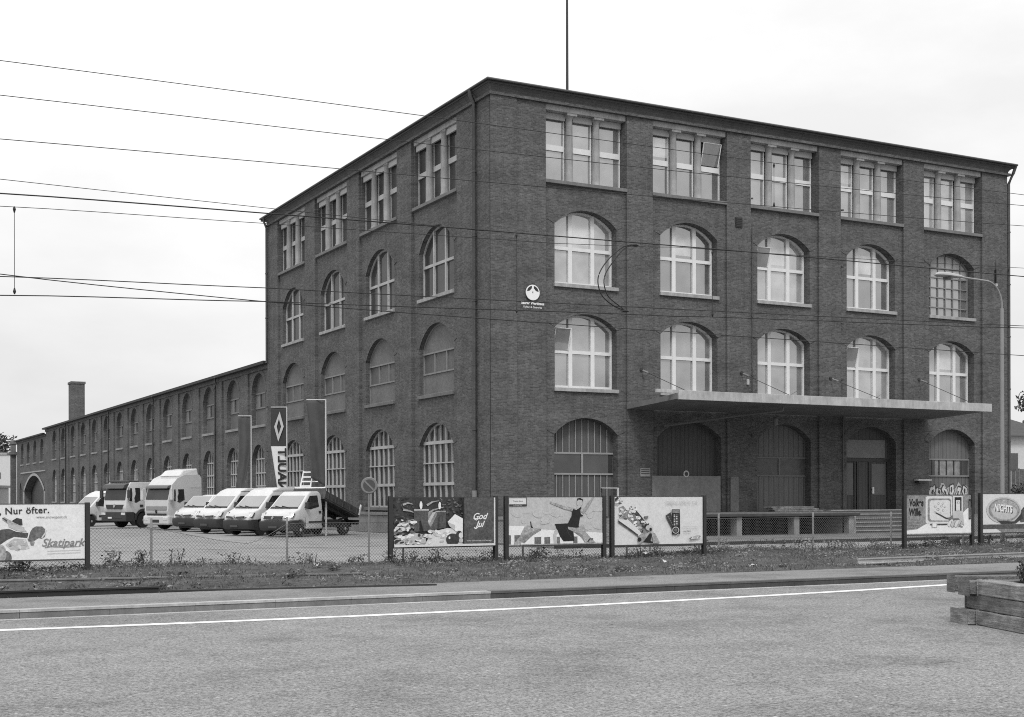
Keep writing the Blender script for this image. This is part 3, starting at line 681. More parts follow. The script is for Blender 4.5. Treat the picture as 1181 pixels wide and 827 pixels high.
lb = MB(); lb.box(-.5,.5,-.35,-.05,0,.07); lb.box(-.4,.1,-.3,0,-.12,-.02,1); o = lb.build('wall_lamp', [WHITE, DARK], bevel=.01); o.location = (26.3,-.14,2.75); tag(o, 'flat white wall lamp between the glazed door and the graffiti gate', 'lamp')

# ---- loading dock, steps
ld = thing('loading_platform', 'raised concrete loading dock on square piers under the canopy', 'platform', (8.4, -4, 0))
dk = MB(); dk.box(-.6, 9.9, 0, 3.6, .93, 1.13); dk.build('deck', CONC_D, ld, bevel=.02)
MB().box(-.6, 9.9, -.09, -.003, .96, 1.07).build('edge_beam', surf(.045,.6,.4,.3,2), ld)
for q in (.1, 2.4, 5.85, 9.3): MB().box(q, q+.32, .05, .55, 0, .927).build('pier', CONC, ld, bevel=.02)
MB().box(-.6, 9.9, 2.6, 3.4, 0, .926).build('dark_void_back', surf(.03,.9,.1,.3), ld)  # near-black box painted in for the shade of the void under the deck
st = thing('entrance_steps', 'concrete steps rising to the double door at the right end of the dock', 'steps', (18.6,-3.6,0))
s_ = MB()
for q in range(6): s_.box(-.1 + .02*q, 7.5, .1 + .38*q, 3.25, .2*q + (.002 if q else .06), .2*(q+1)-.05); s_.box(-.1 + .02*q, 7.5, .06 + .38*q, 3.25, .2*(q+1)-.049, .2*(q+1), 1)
s_.build('tread', [concrete(.1,'shade-toned riser'), concrete(.26,'lit-toned tread')], st); MB().box(-.9, -.12, .0, 3.2, 0, 1.05).build('cheek_wall', concrete(.3,'pale cheek'), st, bevel=.02)  # treads coloured lighter than risers to stand in for light on the step tops
pl = thing('plank_stack', 'low stack of pale planks lying on the loading dock by the third gate', 'planks', (15.1,-1.5,1.134))
for q in range(3): MB().box(-.1*q, 3.1-.25*q, .05*q, .6+.05*q, .09*q, .09*q+.08).build('plank', timber(.2,'pale plank'), pl, bevel=.01)
s2 = thing('gate_steps', 'short concrete steps with a white handrail in front of the barred gate', 'steps', (4.2,-2.2,0))
q2 = MB()
for q in range(4): q2.box(0, 2.3, .35*q, 1.7, .215*q + .062*(q==0), .215*(q+1))
q2.build('tread', CONC, s2, bevel=.02)
MB().tube([(.6,.6,.4),(.6,.6,2.3),(1.5,.6,2.3),(1.5,.6,.6)], .045, 8).build('handrail', WHITE, s2, smooth=60)

# ------------------------------------------------------------------ long annex
AX = thing('brick_annex', 'long two-storey brick wing with rows of round-arched windows running far back', 'building', (0.06, 33.25, 0))
aw = MB()
Y0, Y1, Y2 = 33.25, 129.6, 157.0
UC = [35.55 + 6.7*i for i in range(14)]
PA = lambda u, z, d: (-d, u - Y0, z)
ed = [Y0] + [(a+b)/2 for a, b in zip(UC, UC[1:])] + [Y1]
oU = lambda c: arch(c, 1.6, 6.95, 9.1, 10.6); oD = lambda c: arch(c, 1.6, 1.5, 4.2, 5.62)
oU0 = arch(UC[0]+.35, 1.6, 6.95, 9.1, 10.6)
for i, c in enumerate(UC):
    c2 = c if i else c + .35
    for z0, z1, of in ((0, 6.2, oD), (6.2, 11.0, oU)):
        o = of(c2); wall_cell(aw, PA, ed[i], ed[i+1], z0, z1, o, .5); arch_ring(aw, PA, o, .35, .02)
    if i: 
        u = ed[i]; aw.add([PA(u-.8,0,.0),PA(u+.8,0,0),PA(u+.8,10.7,0),PA(u-.8,10.7,0),PA(u-.8,0,.12),PA(u+.8,0,.12),PA(u+.8,10.7,.12),PA(u-.8,10.7,.12)], [(4,5,6,7),(0,1,5,4),(1,2,6,5),(2,3,7,6),(3,0,4,7)])
UP = [133.0, 139.2, 145.4, 151.5]; ep = [Y1, 136.1, 142.3, 148.45, Y2]
for i, c in enumerate(UP): wall_cell(aw, PA, ep[i], ep[i+1], 6.0, 10.2, arch(c, 1.5, 6.9, 8.6, 10.0), .62)
wall_cell(aw, PA, Y1, 151.0, 0, 6.0, arch(140.0, 9.2, .0, 2.9, 5.1, 24), 2.6)
wall_cell(aw, PA, 151.0, Y2, 0, 6.0, arch(153.3, 1.1, .0, 3.2, 4.2), .6)
# string course, archway trim, cornice
W2 = 24
aw.add([(0,0,0),(W2,0,0),(W2,0,11.0),(0,0,11.0)], [(0,1,2,3)]); aw.add([(W2,0,0),(W2,Y2-Y0,0),(W2,Y2-Y0,10.2),(W2,0,10.2)], [(0,1,2,3)]); aw.add([(0,Y2-Y0,0),(W2,Y2-Y0,0),(W2,Y2-Y0,10.2),(0,Y2-Y0,10.2)], [(0,1,2,3)])
aw.box(-.12, .0, .02, Y1-Y0, 10.72, 11.0); aw.box(-.12, .0, Y1-Y0+.01, Y2-Y0, 10.2, 10.42)
aw.build('wall', BRICK2, AX)
MB().box(.9, W2-.3, .3, Y2-Y0-.3, .1, 10.1).build('interior', BLACK, AX)
tr = MB()
ao = arch(140.0, 9.2, .0, 2.9, 5.1, 24)[1:-1]
for a, b in zip(ao, ao[1:]): tr.add([PA(a[0],a[1],.08),PA(b[0],b[1],.08),PA(b[0]+(b[0]-140)*.05,b[1]+.35,.08),PA(a[0]+(a[0]-140)*.05,a[1]+.35,.08)], [(0,1,2,3)])
tr.box(-.1,-.0,Y1-Y0+.6,Y1-Y0+1.2,0,2.9); tr.box(-.1,0,149.25-Y0,150.1-Y0,0,2.9)
tr.box(-.1, -.0, Y1-Y0+.4, 152.5-Y0, 5.55, 5.72)
tr.build('portal_trim', concrete(.3,'portal stone'), AX)
rr = MB(); 
rr.add([(-.5,-.0,11.0),(-.5,Y1-Y0,11.0),(W2/2,Y1-Y0,12.4),(W2/2,0,12.4),(W2+.5,Y1-Y0,11),(W2+.5,0,11)], [(0,1,2,3),(3,2,4,5)])
rr.box(-.5,-.121,0.01,Y1-Y0,11.001,11.2)
rr.add([(-.5,Y1-Y0,10.42),(-.5,Y2-Y0,10.42),(W2/2,Y2-Y0,11.8),(W2/2,Y1-Y0,11.8),(W2+.5,Y2-Y0,10.42),(W2+.5,Y1-Y0,10.42)], [(0,1,2,3),(3,2,4,5)])
rr.box(-.5,-.121,Y1-Y0+.01,Y2-Y0,10.421,10.6)
rr.face([(0,Y1-Y0,10.2),(W2,Y1-Y0,10.2),(W2,Y1-Y0,11.0),(W2/2,Y1-Y0,12.4),(0,Y1-Y0,11.0)]); rr.face([(0,.01,11),(W2,.01,11),(W2/2,.01,12.4)])
arf = rr.build('roof', ROOFM, AX)
ch = MB(); ch.box(3.4, 5.1, 130.2-Y0, 132.6-Y0, 10.6, 17.3); ch.box(3.3, 5.2, 130.1-Y0, 132.7-Y0, 17.3, 17.6); ch.build('chimney', BRICK2, arf)
def apipe(u):
    MB().tube([(-.5,u-Y0-.8,11.05),(-.26,u-Y0-.3,10.6),(-.26,u-Y0,10.2),(-.26,u-Y0,.1)], .07, 8).build('downpipe', STEEL_D, AX, smooth=50)
for u in (46.2, 66.9, 87.1, 113.0): apipe(u)
MB().box(-.13, .0, .0, Y1-Y0, 0, .9).build('plinth', PLINTH, AX)
def awin(o, kind):
    hw = o[-1][0]; zs = o[0][1]; zt = max(p[1] for p in o); y = .3; fr = MB(); frame_poly(fr, o, .07, y, y+.1)
    if kind == 'up':
        za, zb = zs+(zt-zs)*.34, zs+(zt-zs)*.62
        for z in (za, zb): fr.box(-hw+.05, hw-.05, y-.03, y+.08, z-.05, z+.05)
        fr.box(-.35*hw-.03, -.35*hw+.03, y-.02, y+.08, za, zb); fr.box(.35*hw-.03, .35*hw+.03, y-.02, y+.08, za, zb)
        w_ = fr.build('window', surf(.17,.6,.3,.2,2))
        bm_ = MB(); bm_.prism([(-hw,y+.04,zs),(-hw,y+.04,za),(hw,y+.04,za),(hw,y+.04,zs)], (0,.03,0)); bm_.prism([(-hw,y+.04,zb)] + [(u,y+.04,z) for u,z in o[1:-1] if z > zb] + [(hw,y+.04,zb)], (0,.03,0)); bm_.build('board', BOARD, w_)
        pn = MB()
        for a, b, mi in ((-1,-.35,0),(-.35,.35,1),(.35,1,1)): pn.face([(a*hw,y+.05,za),(b*hw,y+.05,za),(b*hw,y+.05,zb),(a*hw,y+.05,zb)], mi)
        pn.build('pane', [surf(.2,.5,.3,.1), GL_A], w_)
    else:
        for q in range(1, 5):
            u = -hw + 2*hw*q/5; fr.box(u-.04, u+.04, y-.02, y+.08, zs+.05, top_at(o, u)-.02)
        for q in (.3, .52, .76):
            z = zs + (zt-zs)*q; fr.box(-hw+.05, hw-.05, y-.03, y+.08, z-.045, z+.045)
        w_ = fr.build('window', WHITE_D); pane_mesh(o, y+.06).build('pane', GL_A, w_)
    MB().box(-hw-.06, hw+.06, -.1, .6, zs-.16, zs+.01).build('sill', concrete(.24,'annex sill'), w_)
    return w_
def aplace(src, u, n):
    o = src if n == 0 else copy_tree(src)
    o.parent = AX; o.location = (0, u - Y0, 0); o.rotation_euler = (0, 0, R(-90))
au = awin(arch(0,1.6,6.95,9.1,10.6), 'up'); ad_ = awin(arch(0,1.6,1.5,4.2,5.62), 'low')
for i, c in enumerate(UC): aplace(au, c + (.35 if i == 0 else 0), i); aplace(ad_, c + (.35 if i == 0 else 0), i)
ap = awin(arch(0,1.5,6.9,8.6,10.0), 'up')
for i, c in enumerate(UP): aplace(ap, c, i)

# gate pillar, far wall and buildings beyond
gp = thing('gate_pillar', 'tall brick gate pillar with a stepped cap at the far end of the brick wing', 'pillar', (-.2, 159.2, 0))
m_ = MB(); m_.box(-.35,.35,-.6,.6,0,9.0); m_.build('shaft', BRICK2, gp)
m_ = MB(); m_.box(-.8,.8,-1.0,1.0,8.6,8.9); m_.box(-.33,.33,-.55,.55,8.9,10.2); m_.box(-.45,.45,-.7,.7,10.2,10.5); m_.lathe([(.4,10.5),(.35,10.75),(.1,10.85)], 10); m_.build('cap', concrete(.13,'pillar cap'), gp)
def farbuilding(name, label, loc, wx, wy, hz, mat, wins):
    t = thing(name, label, 'building', loc, R(-28))
    m_ = MB(); m_.box(-wx/2, wx/2, 0, wy, 0, hz); m_.build('wall', mat, t)
    m_ = MB(); m_.box(-wx/2-.2, wx/2+.2, -.2, wy+.2, hz, hz+.35); m_.build('roof', surf(.3,.7,.3,.1), t)
    for (x, z, a, b) in wins:
        f_ = MB().box(x-a/2, x+a/2, -.06, .02, z, z+b).build('window', surf(.09,.4,.4,.2), t)
    return t
farbuilding('white_building', 'tall pale flat-roofed building beyond the gate pillar at the far left', (-6.0, 196, 0), 22, 10, 9.6, surf(.5,.8,.2,.08), [(5.0,5.4,1.6,1.1),(8.2,5.4,1.6,1.1),(5.2,3.4,.9,1.0),(6.8,3.4,.9,1.0),(8.4,3.4,.9,1.0)])
farbuilding('white_shed', 'low pale shed in front of the flat-roofed building at the far left', (-9.6, 163, 0), 15, 6, 3.6, surf(.42,.8,.2,.1), [(4.0,2.2,1.2,.8)])
lw = MB(); lw.box(0,13.5,-.15,.15,0,1.5); lw.box(-.1,13.6,-.22,.22,1.5,1.66); o = lw.build('low_wall', surf(.035,.8,.2,.3,1.0)); o.location = (-22.6, 108, 0); o.rotation_euler = (0,0,R(-28)); tag(o, 'low dark wall across the yard in front of the arched portal', 'wall')
# trees and house at the edges
def leafball(mb, c, rx, rz, n, sz):
    for q in range(n):
        d = Vector((random.gauss(0,1), random.gauss(0,1), random.gauss(0,1))).normalized() * (random.random() ** .45)
        p = Vector(c) + Vector((d.x*rx, d.y*rx, d.z*rz))
        a = Vector((random.gauss(0,1), random.gauss(0,1), random.gauss(0,1))).normalized(); b = a.orthogonal().normalized() * sz * random.uniform(.5, 1.2); a = a.cross(b).normalized() * sz * random.uniform(.4, .8)
        mb.face([p-b, p-a*.7, p+b, p+a*.7], random.choice((0,0,1,2)))
LEAF = [surf(.045,.8,.2,.2), surf(.07,.8,.2,.2), surf(.1,.8,.2,.2)]
def tree(label, loc, h, r, n, sz, clumps=9):
    t = thing('leafy_tree', label, 'tree', loc)
    tk = MB().tube([(0,0,0),(.1,0,h*.35),(0,.15,h*.7)], [.28,.2,.08], 8)
    for q in range(5):
        a = q*1.3; tk.tube([(0,0,h*(.3+.07*q)),(math.cos(a)*r*.6,math.sin(a)*r*.6,h*(.55+.07*q))], [.1,.03], 5)
    tk.build('trunk', surf(.05,.9,.1,.3), t)
    m_ = MB()
    for q in range(clumps):
        a = random.uniform(0,6.283); rr_ = r*random.uniform(.1,.75); leafball(m_, (math.cos(a)*rr_, math.sin(a)*rr_, h*random.uniform(.45,.92)), r*random.uniform(.3,.5), r*random.uniform(.25,.42), n//clumps, sz)
    m_.build('crown', LEAF, t)
    return t
tree('dark leafy tree rising behind the pale buildings at the far left', (3.5, 226, 0), 15.0, 6.0, 3000, .42, 12)
tree('bushy tree overhanging the roof of the white house at the far right', (88, 42, 0), 14, 4.5, 2500, .3)
hs = thing('white_house', 'white rendered house with a dark hipped roof beyond the right corner of the factory', 'house', (76.5, 40.0, 0), R(-28))
m_ = MB(); m_.box(-6,6,0,9,0,8.0); m_.build('wall', surf(.5,.8,.2,.08), hs)
m_ = MB(); m_.add([(-6.8,-.8,7.9),(6.8,-.8,7.9),(6.8,9.8,7.9),(-6.8,9.8,7.9),(-1.5,4.5,10.4),(1.5,4.5,10.4)], [(0,1,5,4),(1,2,5),(2,3,4,5),(3,0,4),(3,2,1,0)]); m_.build('roof', surf(.07,.8,.2,.2,2), hs)
m_ = MB(); m_.box(-5.55,-5.35,-.1,-.01,.2,7.9); m_.build('downpipe', surf(.36,.6,.3,.1), hs)
m_ = MB(); m_.box(1,2.4,-.06,.02,4.5,6.2); m_.build('window', surf(.08,.4,.4,.2), hs)
wf = MB()
for q in range(9): wf.box(-.0+q*.36, .33+q*.36, 0, .05, 0, 4.2+.06*(q%2))
wf.box(0,3.2,.05,.1,.6,.75); o = wf.build('board_fence', timber(.1,'grey fence boards')); o.location = (62.2, 25.2, 0); o.rotation_euler = (0,0,R(-28)); tag(o, 'tall grey board fence beside the right corner of the factory', 'fence')
def bush(label, loc, r, h, n, sz, name='leafy_bush', group=None):
    t = thing(name, label, 'bush', loc, group=group)
    m_ = MB()
    for q in range(6): leafball(m_, (random.uniform(-.5,.5)*r, random.uniform(-.5,.5)*r, h*random.uniform(.3,.75)), r*.6, h*.35, n//6, sz)
    m_.build('foliage', LEAF, t); MB().tube([(0,0,-.1),(0,0,h*.5)], .05, 6).build('stem', surf(.05,.9,.1,.2), t)
    return t
bush('dark bush against the board fence at the right edge', (60.5, 22.2, 0), 1.6, 3.0, 1800, .16)
bush('twiggy pale-leaved bush below the white house at the right edge', (64.5, 22.5, 0), 1.5, 2.6, 1200, .14)

# ------------------------------------------------------------------ vehicles (local x forward, y left, origin on the ground under the front axle)
def shell(profile, hw, belt, top_s, nose_x, nose_s, bevel=.07):
    bm = bmesh.new(); vs = [bm.verts.new((x, -hw, z)) for x, z in profile]; f = bm.faces.new(vs)
    r = bmesh.ops.extrude_face_region(bm, geom=[f]); bmesh.ops.translate(bm, verts=[v for v in r['geom'] if isinstance(v, bmesh.types.BMVert)], vec=(0, 2*hw, 0))
    for co, no in (((0,0,belt),(0,0,1)), ((nose_x,0,0),(1,0,0))):
        bmesh.ops.bisect_plane(bm, geom=bm.verts[:] + bm.edges[:] + bm.faces[:], plane_co=co, plane_no=no)
    ztop = max(z for x, z in profile); xf = max(x for x, z in profile)
    for v in bm.verts:
        if v.co.z > belt: v.co.y *= 1 - (1-top_s)*(v.co.z-belt)/(ztop-belt)
        if v.co.x > nose_x: v.co.y *= 1 - (1-nose_s)*(v.co.x-nose_x)/(xf-nose_x)
    bmesh.ops.recalc_face_normals(bm, faces=bm.faces)
    es = [e for e in bm.edges if len(e.link_faces) == 2 and e.calc_face_angle() > R(14) and e.is_convex]
    bmesh.ops.bevel(bm, geom=es, offset=bevel, segments=3, profile=.5, affect='EDGES', clamp_overlap=True)
    me = bpy.data.meshes.new('body'); bm.to_mesh(me); bm.free()
    me.polygons.foreach_set('use_smooth', [True]*len(me.polygons)); me.set_sharp_from_angle(angle=R(32))
    def sy(x, z):
        y = hw
        if z > belt: y *= 1 - (1-top_s)*(z-belt)/(ztop-belt)
        if x > nose_x: y *= 1 - (1-nose_s)*(x-nose_x)/(xf-nose_x)
        return y
    return me, sy
def arc(cx, cz, r, a0, a1, n=8): return [(cx + r*math.cos(R(a0+(a1-a0)*i/n)), cz + r*math.sin(R(a0+(a1-a0)*i/n))) for i in range(n+1)]
def wheel(parent, x, y, r, wd, hub=.55, rimm=None):
    s = 1 if y > 0 else -1; M4 = Matrix.Translation((x, y, r)) @ Matrix.Rotation(R(-90*s), 4, 'X')
    m_ = MB(); m_.lathe([(r*.62,-wd/2),(r*.95,-wd/2),(r,-wd*.35),(r,wd*.35),(r*.95,wd/2),(r*.62,wd/2)], 26, 0, M4); t_ = m_.build('wheel', RUBBER, parent, smooth=40)
    m_ = MB(); m_.lathe([(r*.63,-wd*.4),(r*.63,wd*.42),(r*hub,wd*.3),(r*.3,wd*.18),(r*.22,wd*.5),(r*.1,wd*.52)], 20, 0, M4)
    for q in range(6):
        a = q*1.047; m_.lathe([(r*.06,wd*.2),(r*.05,wd*.32)], 6, 1, M4 @ Matrix.Translation((r*.42*math.cos(a), r*.42*math.sin(a), 0)))
    m_.build('rim', [rimm or RIM, DARK], t_, smooth=40)
def side_poly(mb, pts, sy, s, off, th=.012, mi=0):
    vs = [(x, s*(sy(x, z)+off-th), z) for x, z in pts]; mb.prism(vs, (0, s*th, 0), mi)
def slope_quad(mb, a, b, ya, yb, off, mi=0, th=.015):
    """panel lying on the slanted surface between profile points a (low) and b (high)"""
    d = Vector((b[0]-a[0], 0, b[1]-a[1])); n = Vector((d.z, 0, -d.x)).normalized()
    if n.x < 0: n = -n
    p = [Vector((a[0], -ya, a[1])), Vector((a[0], ya, a[1])), Vector((b[0], yb, b[1])), Vector((b[0], -yb, b[1]))]
    mb.prism([q + n*(off-th) for q in p], n*th, mi)
def mirror_arm(parent, x, y, z, hgt=.28, wd=.2):
    m_ = MB(); s = 1 if y > 0 else -1
    m_.tube([(x, y-s*.2, z-.1), (x, y+s*.05, z-.05)], .03, 6); m_.box(x-.09, x+.05, min(y,y+s*wd), max(y,y+s*wd), z-hgt*.4, z+hgt*.6); m_.build('mirror', PLAST, parent, bevel=.03)
def van_front(t, sy, hwid, logo_wide=False):
    """bumper, grille, headlights, badge shared by the vans and the tipper"""
    bp = MB(); pr = [(.62,.28),(.86,.33),(.93,.52),(.915,.74),(.80,.80),(.60,.80)]
    for s in (-1, 1):
        pass
    n = len(pr); stations = []
    # bumper sweeps round the corner: stations along y with the nose set back at the sides
    for y, dx, in ((-1.0,-.42),(-.985,-.2),(-.9,-.07),(-.6,-.01),(0,.02),(.6,-.01),(.9,-.07),(.985,-.2),(1.0,-.42)):
        stations.append([(x+dx if x > .61 else x+dx*.9, y*hwid*1.0, z) for x, z in pr])
    vs = [p for st_ in stations for p in st_]
    bp.add(vs, [[i*n+j, i*n+(j+1)%n, (i+1)*n+(j+1)%n, (i+1)*n+j] for i in range(len(stations)-1) for j in range(n)] + [list(range(n))[::-1], [(len(stations)-1)*n+j for j in range(n)]])
    b_ = bp.build('bumper', PLAST, t, smooth=40)
    MB().box(.90,.955,-.26,.26,.42,.53).build('number_plate_mount', surf(.06,.5,.4,.1), b_)
    gr_ = MB()
    if logo_wide:
        gr_.add([(.87,-.5,.9),(.87,.5,.9),(.80,.58,1.06),(.80,-.58,1.06),(.80,-.5,.9),(.80,.5,.9),(.74,.58,1.06),(.74,-.58,1.06)], [(0,1,2,3),(4,7,6,5),(0,4,5,1),(1,5,6,2),(2,6,7,3),(3,7,4,0)])
    else:
        for s in (-1,1): gr_.add([(.87,s*.12,.9),(.83,s*.62,.95),(.78,s*.62,1.03),(.82,s*.1,1.0),(.8,s*.12,.9),(.76,s*.62,.95),(.7,s*.62,1.03),(.74,s*.1,1.0)], [(0,1,2,3),(4,7,6,5),(0,4,5,1),(1,5,6,2),(2,6,7,3),(3,7,4,0)])
    gr_.v = [(x+.085,y,z-.055) for x,y,z in gr_.v]; gr_.build('grille', BLACK, t)
    bd = MB(); bd.add([(.875,0,.88),(.875,.055,.97),(.84,0,1.06),(.875,-.055,.97),(.80,0,.88),(.80,.055,.97),(.77,0,1.06),(.80,-.055,.97)], [(0,1,2,3),(0,4,5,1),(1,5,6,2),(2,6,7,3),(3,7,4,0)]); bd.v = [(x+.1,y,z-.05) for x,y,z in bd.v]; bd.build('badge', STEEL_L, t)
    for s in (-1,1):
        h_ = MB(); h_.add([(.79,s*.6,.9),(.55,s*.95,.93),(.40,s*.97,1.16),(.57,s*.72,1.2),(.70,s*.55,.9),(.45,s*.88,.93),(.3,s*.9,1.16),(.5,s*.65,1.2)], [(0,1,2,3),(4,7,6,5),(0,4,5,1),(1,5,6,2),(2,6,7,3),(3,7,4,0)])
        h_.v = [(x+.05,y*1.03,z-.02) for x,y,z in h_.v]; hl_ = h_.build('headlight', DARK, t, bevel=.02); g_ = MB(); cxx = (.615, s*.80, 1.03); g_.v = [(cxx[0]+(x-cxx[0])*.92+.03, cxx[1]+(y-cxx[1])*.92+s*.012, cxx[2]+(z-cxx[2])*.9+.012) for x,y,z in h_.v]; g_.f = h_.f; g_.m = h_.m; g_.build('lens', LAMPG, hl_, bevel=.02)
def wipers(t, a, b, w_):
    m_ = MB(); slope_quad(m_, (a[0]+.02,a[1]-.01), (a[0]-.05,a[1]+.07), .84, .82, .022); m_.build('cowl', BLACK, t)
    m_ = MB()
    for y0, y1 in ((.5*w_, -.25*w_), (-.1*w_, -.8*w_)):
        p = Vector((a[0]+.03, y0, a[1]+.03)); q = Vector((a[0]+(b[0]-a[0])*.14+.03, y1, a[1]+(b[1]-a[1])*.14+.03)); m_.tube([p, q], .022, 5)
    m_.build('wiper', BLACK, t)
WA = .47   # wheel arch radius
def nose_profile():
    return arc(0,.34,WA,165,15,8), [(.62,.36),(.84,.5),(.84,.86),(.66,1.12),(.05,1.34)]
def van(label, loc, rz, roof=2.45, group='white delivery vans parked in a row'):
    t = thing('panel_van', label, 'van', loc, rz, group)
    wb_ = 3.45
    prof = [(-4.3,.36)] + [(-wb_-WA*.97,.36)] + [( -wb_ + x, z) for x, z in arc(0,.34,WA,165,15,8)] + [(-wb_+WA*.97,.36),(-WA*.97,.36)] + arc(0,.34,WA,165,15,8) + [(WA*.97,.36)]
    a, b = (.05,1.36), (-.68,2.03)
    prof += [(.72,.42),(.80,.6),(.78,.9),(.62,1.12), a, b, (-1.0,roof-.16), (-1.45,roof), (-4.15,roof), (-4.35,roof-.2)]
    me, sy = shell(prof, .98, 1.25, .86, .1, .88, .075); me.materials.append(PW); link('body', me, t)
    van_front(t, sy, .98)
    m_ = MB(); slope_quad(m_, (a[0]-.05,a[1]+.07), (b[0]+.04,b[1]-.05), .80, .76, .012); m_.build('windscreen', SCREEN, t)
    wipers(t, a, b, .75)
    for s in (-1,1):
        m_ = MB(); side_poly(m_, [(-.28,1.4),(-.85,2.0),(-1.5,2.02),(-1.5,1.4),(-.9,1.34)], sy, s, .012); m_.build('side_window', CARGLASS, t)
        m_ = MB()
        for xx in (-.32, -1.62, -2.75): side_poly(m_, [(xx,.5),(xx,1.33),(xx-.018,1.33),(xx-.018,.5)], sy, s, .006)
        side_poly(m_, [(-.9,roof-.17),(-4.1,roof-.17),(-4.1,roof-.19),(-.9,roof-.19)], sy, s, .008); m_.build('panel_seam', DARK, t)
        m_ = MB(); side_poly(m_, [(-.55,.62),(-3.1,.62),(-3.1,.74),(-.55,.74)], sy, s, .03, .04); m_.build('rub_strip', PLAST, t)
        m_ = MB(); side_poly(m_, [(-1.36,1.12),(-1.52,1.12),(-1.52,1.2),(-1.36,1.2)], sy, s, .035, .04); m_.build('door_handle', PLAST, t)
        mirror_arm(t, -.35, s*1.0, 1.5)
        wheel(t, 0, s*.86, .335, .22); wheel(t, -wb_, s*.86, .335, .22)
    m_ = MB(); m_.box(-4.2,.55,-.7,.7,.22,.5); m_.build('underbody', BLACK, t)
    m_ = MB(); m_.box(-4.42,-4.3,-.93,.93,.34,.62); m_.build('rear_bumper', PLAST, t, bevel=.03)
    return t
H = R(208)
van('white high-roofed panel van parked between the tipper truck and another van', (-8.02,11.62,0), R(207), 2.42)
van('white panel van in the middle of the three parked vans', (-8.36,16.09,0), R(207), 2.42)
van('white low-roofed van parked beside the tall white tractor unit', (-8.34,20.82,0), R(207), 2.08)
van('white van half hidden behind the left billboard, left of the dark-bumpered truck', (-11.1,39.5,0), R(203), 2.4)

